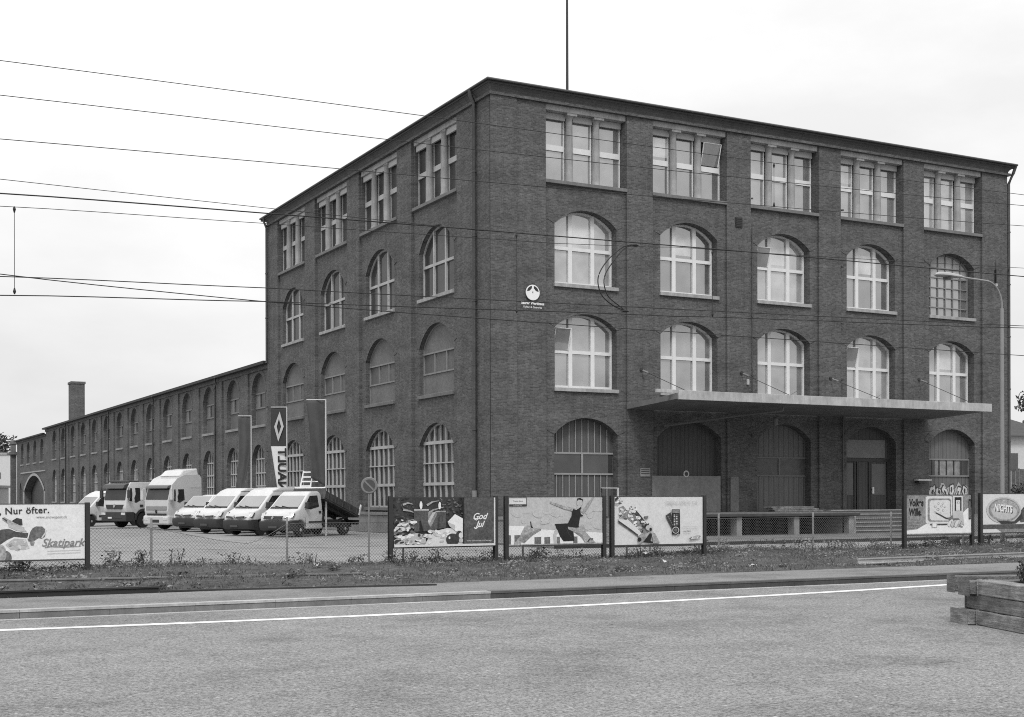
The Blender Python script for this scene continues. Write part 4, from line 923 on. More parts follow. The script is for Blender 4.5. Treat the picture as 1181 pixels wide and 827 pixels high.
def tipper(loc, rz):
    t = thing('tipper_truck', 'small white tipper truck with raised dark load bed and open ladder rack', 'truck', loc, rz)
    wb_ = 3.6
    prof = [(-1.72,.36),(-WA*.97,.36)] + arc(0,.34,WA,165,15,8) + [(WA*.97,.36),(.72,.42),(.80,.6),(.78,.9),(.62,1.12)]
    a, b = (.05,1.36), (-.68,2.03); prof += [a, b, (-.95,2.2), (-1.6,2.2), (-1.76,2.05)]
    me, sy = shell(prof, .98, 1.25, .86, .1, .88, .075); me.materials.append(PW); link('cab', me, t)
    van_front(t, sy, .98, True)
    m_ = MB(); slope_quad(m_, (a[0]-.05,a[1]+.07), (b[0]+.04,b[1]-.05), .80, .76, .012); m_.build('windscreen', SCREEN, t)
    wipers(t, a, b, .75)
    for s in (-1,1):
        m_ = MB(); side_poly(m_, [(-.3,1.4),(-.82,1.98),(-1.42,2.0),(-1.46,1.45),(-.75,1.32)], sy, s, .012); m_.build('side_window', CARGLASS, t)
        m_ = MB()
        for xx in (-.34, -1.64): side_poly(m_, [(xx,.5),(xx,1.33),(xx-.018,1.33),(xx-.018,.5)], sy, s, .006)
        m_.build('panel_seam', DARK, t)
        m_ = MB(); side_poly(m_, [(-.6,.66),(-1.7,.66),(-1.7,.74),(-.6,.74)], sy, s, .02, .03); m_.build('rub_strip', PLAST, t)
        m_ = MB(); side_poly(m_, [(-1.4,1.12),(-1.58,1.12),(-1.58,1.24),(-1.4,1.24)], sy, s, .03, .04); m_.build('door_handle', PLAST, t)
        mirror_arm(t, -.35, s*1.0, 1.5)
        wheel(t, 0, s*.86, .335, .22, rimm=surf(.5,.4,.5,.1)); wheel(t, -wb_, s*.84, .335, .3, rimm=surf(.4,.4,.5,.1))
    m_ = MB(); m_.box(-4.75,-1.6,-.45,-.32,.5,.72); m_.box(-4.75,-1.6,.32,.45,.5,.72); m_.box(-4.85,-4.72,-.95,.95,.5,.74); m_.box(-3.0,-2.3,.55,.95,.42,.8); m_.box(-1.95,-1.8,-.9,.9,.6,1.2)
    for s in (-1,1):
        pts = arc(-wb_,.34,.52,175,5,8); 
        for (xa,za),(xb,zb) in zip(pts, pts[1:]): m_.add([(xa,s*.7,za),(xb,s*.7,zb),(xb,s*1.0,zb),(xa,s*1.0,za)], [(0,1,2,3)])
    m_.build('chassis', BLACK, t)
    m_ = MB(); m_.box(-4.9,-4.85,.55,.95,.52,.72); m_.box(-4.9,-4.85,-.95,-.55,.52,.72); m_.build('tail_lamp', surf(.35,.4,.5,.1), t)
    m_ = MB(); m_.tube([(-2.7,0,.7),(-2.3,0,1.35)], .08, 10); m_.build('lift_ram', STEEL_D, t)
    # load bed tipped about its rear hinge
    hinge = Matrix.Translation((-4.7,0,.92)) @ Matrix.Rotation(R(-18.5),4,'Y')
    bedm = surf(.055,.6,.35,.3,2.5,12,'dark bed steel')
    m_ = MB(); L_ = 3.05
    for bx_ in ((0,L_,-1.03,1.03,-.06,.02),(0,L_,1.0,1.05,.02,.36),(0,L_,-1.05,-1.0,.02,.36),(0,.05,-1.0,1.0,.02,.36),(L_-.05,L_,-1.0,1.0,.02,.5),(.1,L_-.1,.3,.45,-.2,-.06),(.1,L_-.1,-.45,-.3,-.2,-.06)):
        x0_,x1_,y0_,y1_,z0_,z1_ = bx_; m_.obox(hinge @ Matrix.Translation(((x0_+x1_)/2,(y0_+y1_)/2,(z0_+z1_)/2)), x1_-x0_, y1_-y0_, z1_-z0_)
    for q in range(5): 
        for s in (-1,1): m_.obox(hinge @ Matrix.Translation((.3+q*.62, s*1.065, .17)), .05, .03, .36)
    bed = m_.build('load_bed', bedm, t)
    m_ = MB()
    for q in (.35,1.25,2.1): m_.obox(hinge @ Matrix.Translation((q, -1.03, .5)), .06, .03, .2)
    m_.obox(hinge @ Matrix.Translation((.0, 1.03, .5)), .1, .05, .25); m_.obox(hinge @ Matrix.Translation((.06, 1.075, .22)), .1, .02, .34)
    m_.build('marker_post', WHITE, bed)
    m_ = MB(); fm = hinge @ Matrix.Translation((L_-.03, 0, 0))
    for y in (-.62, .0): m_.obox(fm @ Matrix.Translation((0, y, .95)), .05, .07, .95)
    for z in (.62,.86,1.1,1.36): m_.obox(fm @ Matrix.Translation((.0, -.31, z)), .045, .62, .07)
    m_.obox(fm @ Matrix.Translation((0, .2, .86)), .04, .4, .05); m_.obox(fm @ Matrix.Translation((0, 0, .52)), .06, 1.9, .08)
    m_.build('headboard_rack', WHITE, bed)
    return t
tipper((-7.17,8.26,0), R(213))

def truck_wheels(t, xs, hw=1.05, r=.5):
    for x in xs:
        for s in (-1,1): wheel(t, x, s*hw, r, .32, .5, RIM)
def construction_truck(loc, rz):
    t = thing('construction_truck', 'white heavy truck cab with dark bumper, dark mudguards and dark sun visor', 'truck', loc, rz)
    wa = .62
    prof = [(-.95,.95)] + [(-wa,.7)] + arc(0,.5,wa,160,20,8) + [(wa,.95),(1.25,.95),(1.32,1.3),(1.28,1.75),(1.12,2.62),(.9,2.9),(-.85,2.92),(-.95,2.75)]
    me, sy = shell(prof, 1.2, 1.7, .92, .8, .93, .09); me.materials.append(PW); link('cab', me, t)
    m_ = MB(); slope_quad(m_, (1.29,1.78), (1.16,2.5), 1.02, .98, .03); m_.build('windscreen', glass(.02,.05,'dark windscreen',.03), t)
    m_ = MB(); m_.add([(1.12,-1.05,2.56),(1.12,1.05,2.56),(1.48,1.05,2.5),(1.48,-1.05,2.5),(1.0,-1.05,2.84),(1.0,1.05,2.84),(1.36,1.05,2.74),(1.36,-1.05,2.74)], [(0,1,2,3),(7,6,5,4),(0,4,5,1),(1,5,6,2),(2,6,7,3),(3,7,4,0)]); m_.box(.2,1.0,-1.0,1.0,2.9,3.02); m_.build('sun_visor', surf(.06,.5,.4,.2), t, bevel=.02)
    m_ = MB(); m_.add([(1.36,-.75,1.2),(1.36,.75,1.2),(1.33,.9,1.48),(1.33,-.9,1.48),(1.2,-.75,1.2),(1.2,.75,1.2),(1.2,.9,1.48),(1.2,-.9,1.48)], [(0,1,2,3),(4,7,6,5),(0,4,5,1),(1,5,6,2),(2,6,7,3),(3,7,4,0)]); m_.build('grille', BLACK, t)
    m_ = MB(); m_.add([(1.38,0,1.25),(1.37,.1,1.4),(1.35,0,1.54),(1.37,-.1,1.4),(1.25,0,1.25),(1.25,.1,1.4),(1.25,0,1.54),(1.25,-.1,1.4)], [(0,1,2,3),(0,4,5,1),(1,5,6,2),(2,6,7,3),(3,7,4,0)]); m_.build('badge', STEEL_L, t)
    m_ = MB(); m_.box(.72,1.42,-1.23,1.23,.42,1.02); m_.box(1.36,1.45,-.9,.9,.62,.72); bpx = m_.build('bumper', PLAST, t, bevel=.08)
    for s in (-1,1): MB().box(1.36,1.45,s*.98-.2,s*.98+.2,.82,.98).build('headlight', LAMPG, bpx, bevel=.02)
    MB().box(1.42,1.46,-.5,-.12,.6,.7).build('number_plate', WHITE, bpx)
    for s in (-1,1):
        m_ = MB(); pts = arc(0,.5,.74,178,2,10); inn = arc(0,.5,.6,178,2,10)
        for i in range(10):
            q = [pts[i], pts[i+1], inn[i+1], inn[i]]; m_.prism([(x, s*.86, z) for x, z in q], (0, s*.4, 0))
        m_.build('mudguard', PLAST, t)
        m_ = MB(); side_poly(m_, [(1.05,1.72),(.98,2.52),(.25,2.55),(.2,1.78),(.6,1.6)], sy, s, .014); m_.build('side_window', CARGLASS, t)
        m_ = MB(); side_poly(m_, [(-.25,1.9),(-.25,2.55),(-.55,2.55),(-.55,1.9)], sy, s, .014); m_.build('rear_window', CARGLASS, t)
        m_ = MB(); side_poly(m_, [(.3,1.34),(.05,1.34),(.05,1.48),(.3,1.48)], sy, s, .03, .05); m_.build('door_handle', DARK, t)
        m_ = MB(); m_.tube([(1.1,s*1.15,2.6),(1.3,s*1.38,2.45),(1.3,s*1.38,1.8),(1.1,s*1.2,1.75)], .025, 6); m_.box(1.22,1.32,s*1.38-.13,s*1.38+.13,1.9,2.4); m_.build('mirror', PLAST, t)
    m_ = MB()
    for s in (-1,1): m_.box(-6.4,.6,s*.42-.06,s*.42+.06,.72,1.0)
    m_.box(-6.4,-6.3,-1.1,1.1,.6,.95); m_.box(-2.4,-1.4,.55,1.1,.5,1.05); m_.build('chassis', BLACK, t)
    truck_wheels(t, (0,-3.9,-5.25))
    return t
construction_truck((-9.3,32.8,0), R(206))
def tractor(loc, rz):
    t = thing('tractor_unit', 'tall white sleeper-cab tractor unit with high roof and pale bumper', 'truck', loc, rz)
    wa = .6
    prof = [(-.98,.9)] + [(-wa,.72)] + arc(0,.5,wa,158,22,8) + [(wa,.8),(1.3,.8),(1.38,1.1),(1.36,1.75),(1.1,2.68),(.75,3.05),(.2,3.28),(-.9,3.3),(-1.05,3.1)]
    me, sy = shell(prof, 1.22, 1.75, .93, .85, .92, .1); me.materials.append(PW2); link('cab', me, t)
    m_ = MB(); m_.add([(.45,-.95,3.2),(.45,.95,3.2),(-.95,1.0,3.25),(-.95,-1.0,3.25),(.1,-.85,3.55),(.1,.85,3.55),(-.9,.95,3.68),(-.9,-.95,3.68)], [(3,2,1,0),(0,1,5,4),(1,2,6,5),(2,3,7,6),(3,0,4,7),(4,5,6,7)]); m_.build('roof_fairing', PW, t, bevel=.06)
    m_ = MB(); slope_quad(m_, (1.35,1.8), (1.16,2.5), 1.04, 1.0, .035); m_.build('windscreen', glass(.025,.06,'dark grey windscreen',.03), t)  # dark glass with little reflection
    m_ = MB(); m_.add([(1.12,-1.05,2.5),(1.12,1.05,2.5),(1.42,1.05,2.46),(1.42,-1.05,2.46),(1.06,-1.05,2.68),(1.06,1.05,2.68),(1.34,1.05,2.6),(1.34,-1.05,2.6)], [(0,1,2,3),(7,6,5,4),(0,4,5,1),(1,5,6,2),(2,6,7,3),(3,7,4,0)]); m_.build('sun_visor', surf(.1,.4,.4,.1), t, bevel=.02)
    m_ = MB(); m_.box(1.30,1.415,-.98,.98,1.16,1.42); m_.build('grille', surf(.22,.4,.4,.2,6), t, bevel=.03)
    m_ = MB(); m_.box(1.30,1.405,-.3,.3,1.2,1.4,0); m_.add([(1.43,0,.98),(1.43,.09,1.1),(1.43,0,1.22),(1.43,-.09,1.1),(1.3,0,.98),(1.3,.09,1.1),(1.3,0,1.22),(1.3,-.09,1.1)], [(0,1,2,3),(0,4,5,1),(1,5,6,2),(2,6,7,3),(3,7,4,0)]); m_.build('badge', DARK, t)
    m_ = MB(); m_.box(.72,1.45,-1.22,1.22,.3,.86); bpx = m_.build('bumper', PW2, t, bevel=.1)
    MB().box(1.40,1.462,-.36,.36,.42,.62).build('air_intake', BLACK, bpx, bevel=.03)
    m_ = MB(); m_.box(1.28,1.40,-.9,.9,.87,.97); m_.build('step_gap', BLACK, t)
    for s in (-1,1):
        MB().box(1.38,1.466,s*.92-.22,s*.92+.22,.56,.76).build('headlight', LAMPG, bpx, bevel=.03)
        m_ = MB(); side_poly(m_, [(1.0,1.72),(.98,2.4),(.3,2.42),(.26,1.8),(.62,1.62)], sy, s, .014); m_.build('side_window', CARGLASS, t)
        m_ = MB(); side_poly(m_, [(-.2,2.5),(-.2,2.56),(-.95,2.56),(-.95,2.5)], sy, s, .012); m_.build('side_moulding', surf(.4,.5,.3,.05), t)
        m_ = MB(); m_.tube([(1.15,s*1.15,2.55),(1.36,s*1.4,2.4),(1.36,s*1.4,1.75),(1.2,s*1.2,1.72)], .022, 6); m_.box(1.3,1.4,s*1.4-.12,s*1.4+.12,1.8,2.35); m_.build('mirror', PW2, t)
        m_ = MB(); pts = arc(0,.5,.7,170,10,10); inn = arc(0,.5,.6,170,10,10)
        for i in range(10): m_.prism([(x, s*.95, z) for x, z in (pts[i], pts[i+1], inn[i+1], inn[i])], (0, s*.3, 0))
        m_.build('mudguard', PLAST, t)
    m_ = MB()
    for s in (-1,1): m_.box(-4.6,.6,s*.42-.06,s*.42+.06,.72,1.0)
    m_.box(-3.9,-3.1,-.5,.5,1.0,1.15); m_.box(-2.3,-1.3,.55,1.1,.45,1.0); m_.build('chassis', BLACK, t)
    truck_wheels(t, (0,-3.7))
    return t
tractor((-8.1,26.25,0), R(204))

# ------------------------------------------------------------------ flags
IL = Vector((-.883, .469, 0))
def flag_pole(name, label, loc, h, r=.05):
    t = thing(name, label, 'flagpole', (loc[0], loc[1], 0))
    MB().tube([(0,0,0),(0,0,h*.5),(0,0,h)], [r, r*.9, r*.7], 10).build('pole', surf(.42,.5,.4,.1), t, smooth=50)
    return t
def flag(t, name, h, wd, drop, mat_fn, mats, sway, armw=None, nu=8, nv=26, dark=None):
    a = MB().tube([(0,0,h-.03), tuple(IL*wd + Vector((0,0,h-.03)))], .025, 6); a.build('flag_arm', surf(.5,.5,.4,.1), t)
    m_ = MB(); vs = []; perp = Vector((.469,.883,0))
    for j in range(nv+1):
        for i in range(nu+1):
            u = i/nu; v = j/nv
            sh = sway(u, v)
            p = IL*(sh[0]) + perp*(sh[1]) + Vector((0,0,h-.06-v*drop*sh[2])); vs.append(p)
    m_.add(vs, []); 
    for j in range(nv):
        for i in range(nu):
            m_.f.append([j*(nu+1)+i, j*(nu+1)+i+1, (j+1)*(nu+1)+i+1, (j+1)*(nu+1)+i]); m_.m.append(mat_fn((i+.5)/nu, (j+.5)/nv))
    o = m_.build(name, mats, t, smooth=70)
    s_ = o.modifiers.new('cloth', 'SOLIDIFY'); s_.thickness = .008
    return o
FD = surf(.075,.85,.2,.15,2); FD2 = surf(.065,.85,.2,.2,2); FW = surf(.62,.85,.2,.05,2)
f1 = flag_pole('flagpole', 'leftmost flagpole with a plain dark flag blown to a point over the vans', (-4.6,22.26), 6.75)
flag(f1, 'flag', 6.75, .78, 5.2, lambda u, v: 0, [FD], lambda u, v: (u*.78*(1-.25*v) + .9*max(0,v-.35)**1.2 - .05*u*v, .07*math.sin(5*v+4*u)+.04*math.sin(11*u), 1 - .12*(1-u)*v))
f2 = flag_pole('flagpole', 'middle flagpole with a banner of white diamond above mirrored RENAULT lettering', (-4.66,15.5), 6.85)
sw2 = lambda u, v: (u*.86 if v < .37 else .86*u*(1-.95*(v-.37)) , .04*math.sin(4*v+3*u), 1)
bn_ = flag(f2, 'banner', 6.85, .86, 5.6, lambda u, v: 0 if v < .37 else 1, [surf(.045,.8,.2,.1), FW], sw2, nv=40)
def on_banner(a, zz, off=-.06):            # a = metres left of the pole, zz = metres below the top
    return tuple(IL*a + Vector((.469,.883,0))*off + Vector((0,0,6.79-zz)))
dm = MB(); cx_, cz_ = .42, 1.03
dia = [(0,-.82),(.26,0),(0,.82),(-.26,0)]; inn = [(.02,-.42),(.12,.0),(.0,.42),(-.12,.0)]
for i in range(4):
    a, b, c, d = dia[i], dia[(i+1)%4], inn[(i+1)%4], inn[i]
    dm.face([on_banner(cx_+p[0]+.05*p[1], cz_+p[1]) for p in (a, b, c, d)])
dm.build('diamond_emblem', surf(.42,.7,.3,.1), bn_)
v_, f_ = text_mesh('RENAULT', .68, space=1.0, bold=.022)
tm = MB(); tm.add([on_banner(.27 - v.y*.92, 3.78 - v.x*1.06, -.085) for v in v_], f_); tm.build('lettering', surf(.025,.7,.2,.1), bn_)
f3 = flag_pole('flagpole', 'rightmost and nearest flagpole with a plain dark flag beside the tipper truck', (-4.86,8.81), 6.8, .06)
flag(f3, 'flag', 6.8, .96, 4.3, lambda u, v: 0, [FD2], lambda u, v: (u*.96*(1-.16*math.sin(3*v)) if v < .6 else u*.96*(1-.16*math.sin(3*v))*(1-.55*(v-.6)), .09*math.sin(5*v+5*u)+.05*math.sin(9*u+2*v), 1-.1*u*v))

# ------------------------------------------------------------------ no-parking sign, fence
ns = thing('no_parking_sign', 'round no-parking sign on a thin post in front of the chain-link fence', 'sign', (-14.94,-22.1,.1))
MB().tube([(0,0,0),(0,0,2.25)], .025, 8).build('post', surf(.17,.5,.4,.1), ns)
m_ = MB(); MX = Matrix.Translation((0,-.03,2.08)) @ Matrix.Rotation(R(62.017-90+0),4,'Z') @ Matrix.Rotation(R(90),4,'X')
m_.lathe([(.215,-.01),(.215,.0),(.2,.012)], 32, 0, MX); m_.lathe([(.155,.0125),(.155,.016)], 32, 1, MX)
m_.obox(MX @ Matrix.Translation((0,0,.018)) @ Matrix.Rotation(R(-45),4,'Z'), .31, .04, .004, 0); m_.build('disc', [surf(.17,.5,.4,.1), surf(.06,.5,.4,.1)], ns, smooth=30)

FY = -21.6
fe = thing('chain_link_fence', 'sagging chain-link wire fence on pale steel posts along the back of the verge', 'fence', (-23.4,FY,.0))
fposts = [-27.0, -23.36, -20.34, -16.94, -13.75, -10.15, -6.73, -3.44, .22, 3.49, 6.73, 10.1]
def ftop(x):                                # the mesh has slumped off the post left of the tipper
    pts = [(-40,1.2),(-20.34,1.15),(-19.6,1.0),(-18.6,.8),(-17.9,.72),(-17.5,.9),(-16.94,1.22),(20,1.22)]
    for (a, b), (c, d) in zip(pts, pts[1:]):
        if a <= x <= c: return b + (d-b)*(x-a)/(c-a)
    return 1.2
for x in fposts:
    MB().tube([(x+23.4,.05,-.1),(x+23.4,.05,1.38)], .03, 8).build('post', surf(.27,.5,.4,.15), fe, smooth=50)
fm_ = MB(); pitch = .085
def wire(x0, z0, x1, z1, r=.003):
    d = Vector((x1-x0, 0, z1-z0)).normalized(); n = Vector((-d.z, 0, d.x))*r
    fm_.add([(x0+n.x+23.4,0,z0+n.z),(x0-n.x+23.4,0,z0-n.z),(x1-n.x+23.4,0,z1-n.z),(x1+n.x+23.4,0,z1+n.z),(x0+23.4,r*1.6,z0),(x1+23.4,r*1.6,z1)], [(0,1,2,3),(0,3,5,4),(1,4,5,2)])
x = -28.0
while x < 11:
    for s in (-1, 1):
        zz = .12; px, pz = x, zz; k_ = 0
        while k_ < 4:
            nx_ = px + s*.29; nz_ = pz + .29
            if nz_ > ftop(nx_): nz_ = max(pz + .01, ftop(nx_)); nx_ = px + s*(nz_-pz); wire(px, pz, nx_, nz_); break
            wire(px, pz, nx_, nz_); px, pz = nx_, nz_; k_ += 1
    x += pitch
fm_.build('wire_mesh', surf(.13,.5,.4,.1), fe)
tw = MB(); xs = [-28 + .25*i for i in range(157)]
tw.tube([(x+23.4,-.01,ftop(x)) for x in xs], .006, 5); tw.tube([(x+23.4,-.01,.6) for x in xs], .003, 5); tw.tube([(x+23.4,-.01,.16) for x in xs], .006, 5)
tw.build('tension_wire', surf(.12,.5,.4,.1), fe)
cbm = concrete(.2,'bollard concrete'); cb_ = MB(); cb_.lathe([(.2,0),(.22,.05),(.19,.34),(.15,.42),(.1,.46)], 16); o = cb_.build('concrete_bollard', surf(.07,.9,.1,.3,5), smooth=50); o.location = (6.9,-21.0,.05); tag(o, 'short dark concrete stump behind the billboard at the right edge', 'bollard')

# ------------------------------------------------------------------ billboards
PY = -22.3
GREYS = [.015, .04, .08, .14, .22, .32, .45, .6, .72]
GM = [surf(v, .5, .35, (.07 if v > .5 else .1 if v > .4 else .32), 5.5, 22, 'print grey %d' % i) for i, v in enumerate(GREYS)]
def gi(v): return min(range(len(GREYS)), key=lambda i: abs(GREYS[i]-v))
class Art:
    """flat printed picture: shapes given in zoomed-photo pixels over the poster's own rectangle"""
    def __init__(s, rect, W, Hh): s.r = rect; s.W = W; s.H = Hh; s.mb = MB(); s.k = 0
    def P(s, x, y): 
        a, b, c, d = s.r; u = min(1, max(0, (x-a)/(c-a))); v = min(1, max(0, 1-(y-b)/(d-b)))
        return (u*s.W, -.0225 - s.k*.0004, v*s.H)
    def poly(s, pts, v): s.k += 1; s.mb.face([s.P(x, y) for x, y in pts], gi(v)); return s
    def rect(s, x0, y0, x1, y1, v): return s.poly([(x0,y0),(x1,y0),(x1,y1),(x0,y1)], v)
    def ell(s, cx, cy, rx, ry, v, rot=0, n=20):
        c, q = math.cos(rot), math.sin(rot)
        return s.poly([(cx + rx*math.cos(a)*c - ry*math.sin(a)*q, cy + rx*math.cos(a)*q + ry*math.sin(a)*c) for a in [6.2832*i/n for i in range(n)]], v)
    def stroke(s, pts, w0, v, w1=None):
        w1 = w0 if w1 is None else w1; n = len(pts); L_, R_ = [], []
        for i, p in enumerate(pts):
            a = Vector(pts[max(i-1,0)]); b = Vector(pts[min(i+1,n-1)]); d = (b-a).normalized(); q = Vector((-d.y, d.x)) * (w0 + (w1-w0)*i/(n-1)) / 2
            L_.append((p[0]+q.x, p[1]+q.y)); R_.append((p[0]-q.x, p[1]-q.y))
        return s.poly(L_ + R_[::-1], v)
    def text(s, txt, x, y, size, v, shear=0, bold=0, rot=0, align='CENTER', space=1, sx=1):
        s.k += 1; v_, f_ = text_mesh(txt, size, shear, space, bold, align); c, q = math.cos(rot), math.sin(rot); o = s.P(x, y)
        s.mb.add([(o[0] + (p.x*sx*c - p.y*q), o[1], o[2] + (p.x*sx*q + p.y*c)) for p in v_], f_, gi(v)); return s
    def blots(s, box, n, r, vals):
        for i in range(n): s.ell(random.uniform(box[0], box[2]), random.uniform(box[1], box[3]), r*random.uniform(.4,1.3), r*random.uniform(.25,.7), random.choice(vals), random.uniform(-.7,.7), 9)
        return s
GRP = 'advertising billboards along the fence'
def billboard(label, x0, x1, z0, z1, rect, art, posts=(True, True), backv=.72):
    t = thing('billboard', label, 'billboard', (x0, PY, .12), 0, GRP)
    W, Hh = x1-x0, z1-z0; zb = z0-.12
    pn = MB().box(0, W, -.02, .03, zb, zb+Hh); p = pn.build('panel', surf(backv,.55,.3,.03), t)
    a = Art(rect, W, Hh); art(a); o = a.mb.build('printed_picture', GM, p); o.location = (0, 0, zb)
    fr = MB(); fr.box(-.01, W+.01, -.03, .04, zb-.035, zb-.002); fr.box(-.01, W+.01, -.03, .04, zb+Hh+.002, zb+Hh+.018)
    for xa in (-.012, W+.002): fr.box(xa, xa+.01, -.029, .039, zb-.004, zb+Hh+.004)
    fr.build('frame', surf(.05,.5,.4,.2), t)
    for i, x in enumerate((-.065, W+.065)):
        if posts[i]:
            m_ = MB(); m_.box(x-.05,x+.05,-.06,-.045,-.3,zb+Hh+.04); m_.box(x-.05,x+.05,.055,.07,-.3,zb+Hh+.04); m_.box(x-.008,x+.008,-.044,.054,-.3,zb+Hh+.035); m_.build('post', surf(.03,.5,.4,.2), t)
    return t
def art_ski(a):
    a.rect(-400,85,690,520,.72)
    a.ell(60,505,52,60,.14); a.ell(30,470,40,70,.3); a.poly([(-50,330),(30,280),(90,275),(150,300),(240,310),(235,350),(130,340),(80,360),(20,400),(-50,420)],.1)
    a.poly([(60,400),(130,350),(220,360),(250,430),(200,445),(150,430),(100,440)],.45); a.blots((70,370,240,440),14,18,(.6,.45,.3))
    a.poly([(235,350),(250,290),(300,258),(350,260),(380,290),(370,340),(345,355),(320,350),(280,375),(240,375)],.14); a.stroke([(235,355),(250,300),(275,262)],9,.72); a.stroke([(345,350),(372,315),(378,285)],10,.6)
    a.poly([(250,375),(290,380),(280,410),(258,405)],.2); a.poly([(110,215),(150,190),(190,200),(195,245),(165,255),(130,235)],.04); a.stroke([(45,192),(120,240),(200,285)],26,.3,40); a.stroke([(40,190),(75,215)],10,.1)
    a.poly([(80,240),(180,250),(230,300),(150,290),(90,260)],.4)
    a.text('Mehr Ski, Nur öfter.', 60, 140, .21, .03, 0, .004, .03, space=1.08)
    a.text('www.snowsport.ch', 425, 186, .085, .22)
    a.text('Skatipark', 512, 390, .25, .2, .35, .003); a.stroke([(370,425),(420,418),(520,425),(660,420)],9,.22,4)
    for i in range(2): a.stroke([(390,455+i*20),(655,450+i*20)],3,.5)
def art_jul(a):
    a.rect(62,85,1140,605,.04); a.rect(62,85,800,605,.03)
    a.blots((62,90,270,340),40,22,(.015,.06,.1)); a.blots((560,90,790,280),34,18,(.015,.08,.18))
    for s in ([(160,160),(210,140),(265,155)], [(410,165),(470,130),(540,118)], [(160,210),(230,225),(270,240)], [(430,245),(480,215),(590,185)]): a.stroke(s,24,.3,6)
    a.poly([(275,215),(430,215),(440,400),(500,235),(610,235),(612,405),(520,420),(440,440),(275,445)],.1)
    a.poly([(420,240),(500,235),(520,260),(455,390),(440,400),(425,330)],.2); a.poly([(430,370),(505,235),(470,245),(420,330)],.45)
    a.poly([(330,330),(345,330),(375,440),(330,450)],.02); a.poly([(525,300),(545,290),(540,410),(520,420)],.03)
    a.rect(275,208,430,222,.4); a.rect(500,226,610,238,.35)
    a.ell(347,165,15,42,.72); a.ell(545,170,14,40,.72); a.ell(347,165,26,55,.72) if False else None
    a.poly([(62,420),(110,360),(190,330),(270,310),(280,370),(230,420),(160,440),(62,480)],.3); a.blots((66,320,280,470),46,24,(.72,.6,.14,.04,.03))
    a.poly([(62,605),(62,530),(130,500),(220,470),(300,460),(390,480),(400,560),(300,605)],.45); a.blots((66,480,400,600),44,26,(.72,.72,.3,.04))
    a.poly([(380,590),(425,500),(500,440),(620,410),(700,420),(780,470),(785,590)],.6); a.blots((400,430,640,590),30,26,(.72,.6,.72,.45))
    a.poly([(620,345),(700,262),(785,310),(783,480),(700,440)],.72); a.poly([(620,345),(700,380),(700,440),(640,390)],.4)
    a.ell(675,535,72,66,.04); a.ell(640,515,10,14,.72); a.ell(745,480,34,40,.06); a.ell(765,490,26,30,.6); a.ell(765,545,24,24,.5)
    a.rect(800,85,1125,580,.075); a.rect(785,85,800,605,.02)
    a.text('God', 965, 290, .23, .72, .4, .004); a.text('Jul', 965, 375, .23, .72, .4, .004)
    a.stroke([(900,310),(930,330),(960,310)],8,.7); a.stroke([(905,405),(930,420),(960,395)],8,.7)
    a.text('frohe Weihnachten und Festtage', 962, 550, .055, .6); a.rect(62,582,1140,606,.6); a.rect(1125,85,1140,606,.6)
def art_dance(a):
    a.rect(85,85,1140,600,.45); a.poly([(85,85),(1140,85),(1140,320),(700,280),(85,220)],.5); a.blots((90,220,1130,420),26,60,(.45,.4,.45))
    a.poly([(85,390),(260,395),(600,440),(1140,480),(1140,600),(85,600)],.72)
    for x0,x1 in ((85,108),(145,215),(365,440),(475,540),(615,650),(800,850)): a.rect(x0,490+ (x0>300)*25,x1,600,.14)
    a.rect(250,588,1140,602,.22); a.poly([(85,590),(1140,590),(1140,600),(85,600)],.3)
    a.poly([(125,600),(200,510),(240,430),(262,388),(330,385),(430,408),(445,428),(380,455),(300,500),(240,560),(190,600)],.32); a.poly([(190,540),(300,470),(430,420),(440,440),(340,500),(250,580)],.2)
    a.poly([(318,345),(328,345),(335,395),(355,420),(325,412)],.015); a.stroke([(350,402),(470,412),(600,415)],28,.4,44)
    a.stroke([(620,440),(590,500),(600,590)],44,.4,34)
    a.stroke([(820,225),(690,195),(540,140)],44,.36,20); a.stroke([(905,255),(960,190),(1032,85)],40,.36,20)
    a.ell(875,140,36,46,.4); a.poly([(840,135),(848,100),(880,92),(912,110),(914,150),(903,120),(862,112)],.02); a.ell(872,150,24,28,.5); a.stroke([(868,180),(862,215)],40,.4)
    a.poly([(800,215),(840,225),(890,190),(896,205),(882,225),(888,270),(915,285),(905,295),(880,298),(862,400),(740,370),(782,290),(785,250)],.015)
    a.poly([(590,376),(745,370),(860,395),(868,410),(800,430),(812,562),(690,565),(650,510),(620,440)],.012); a.stroke([(720,420),(760,500),(800,540)],6,.03)
    a.poly([(738,408),(860,425),(905,380),(925,400),(945,470),(1000,530),(1060,585),(940,592),(890,510),(800,460),(745,435)],.36); a.poly([(800,460),(880,480),(930,560),(940,592),(890,520)],.2); a.stroke([(965,580),(990,545),(1030,545)],14,.04)
    a.rect(88,88,280,180,.6); a.rect(88,88,280,96,.15); a.rect(272,88,280,180,.1); a.rect(88,160,280,180,.06); a.text('Theater Basel', 182, 128, .055, .1); a.text('im Grossen Haus', 180, 170, .038, .6)
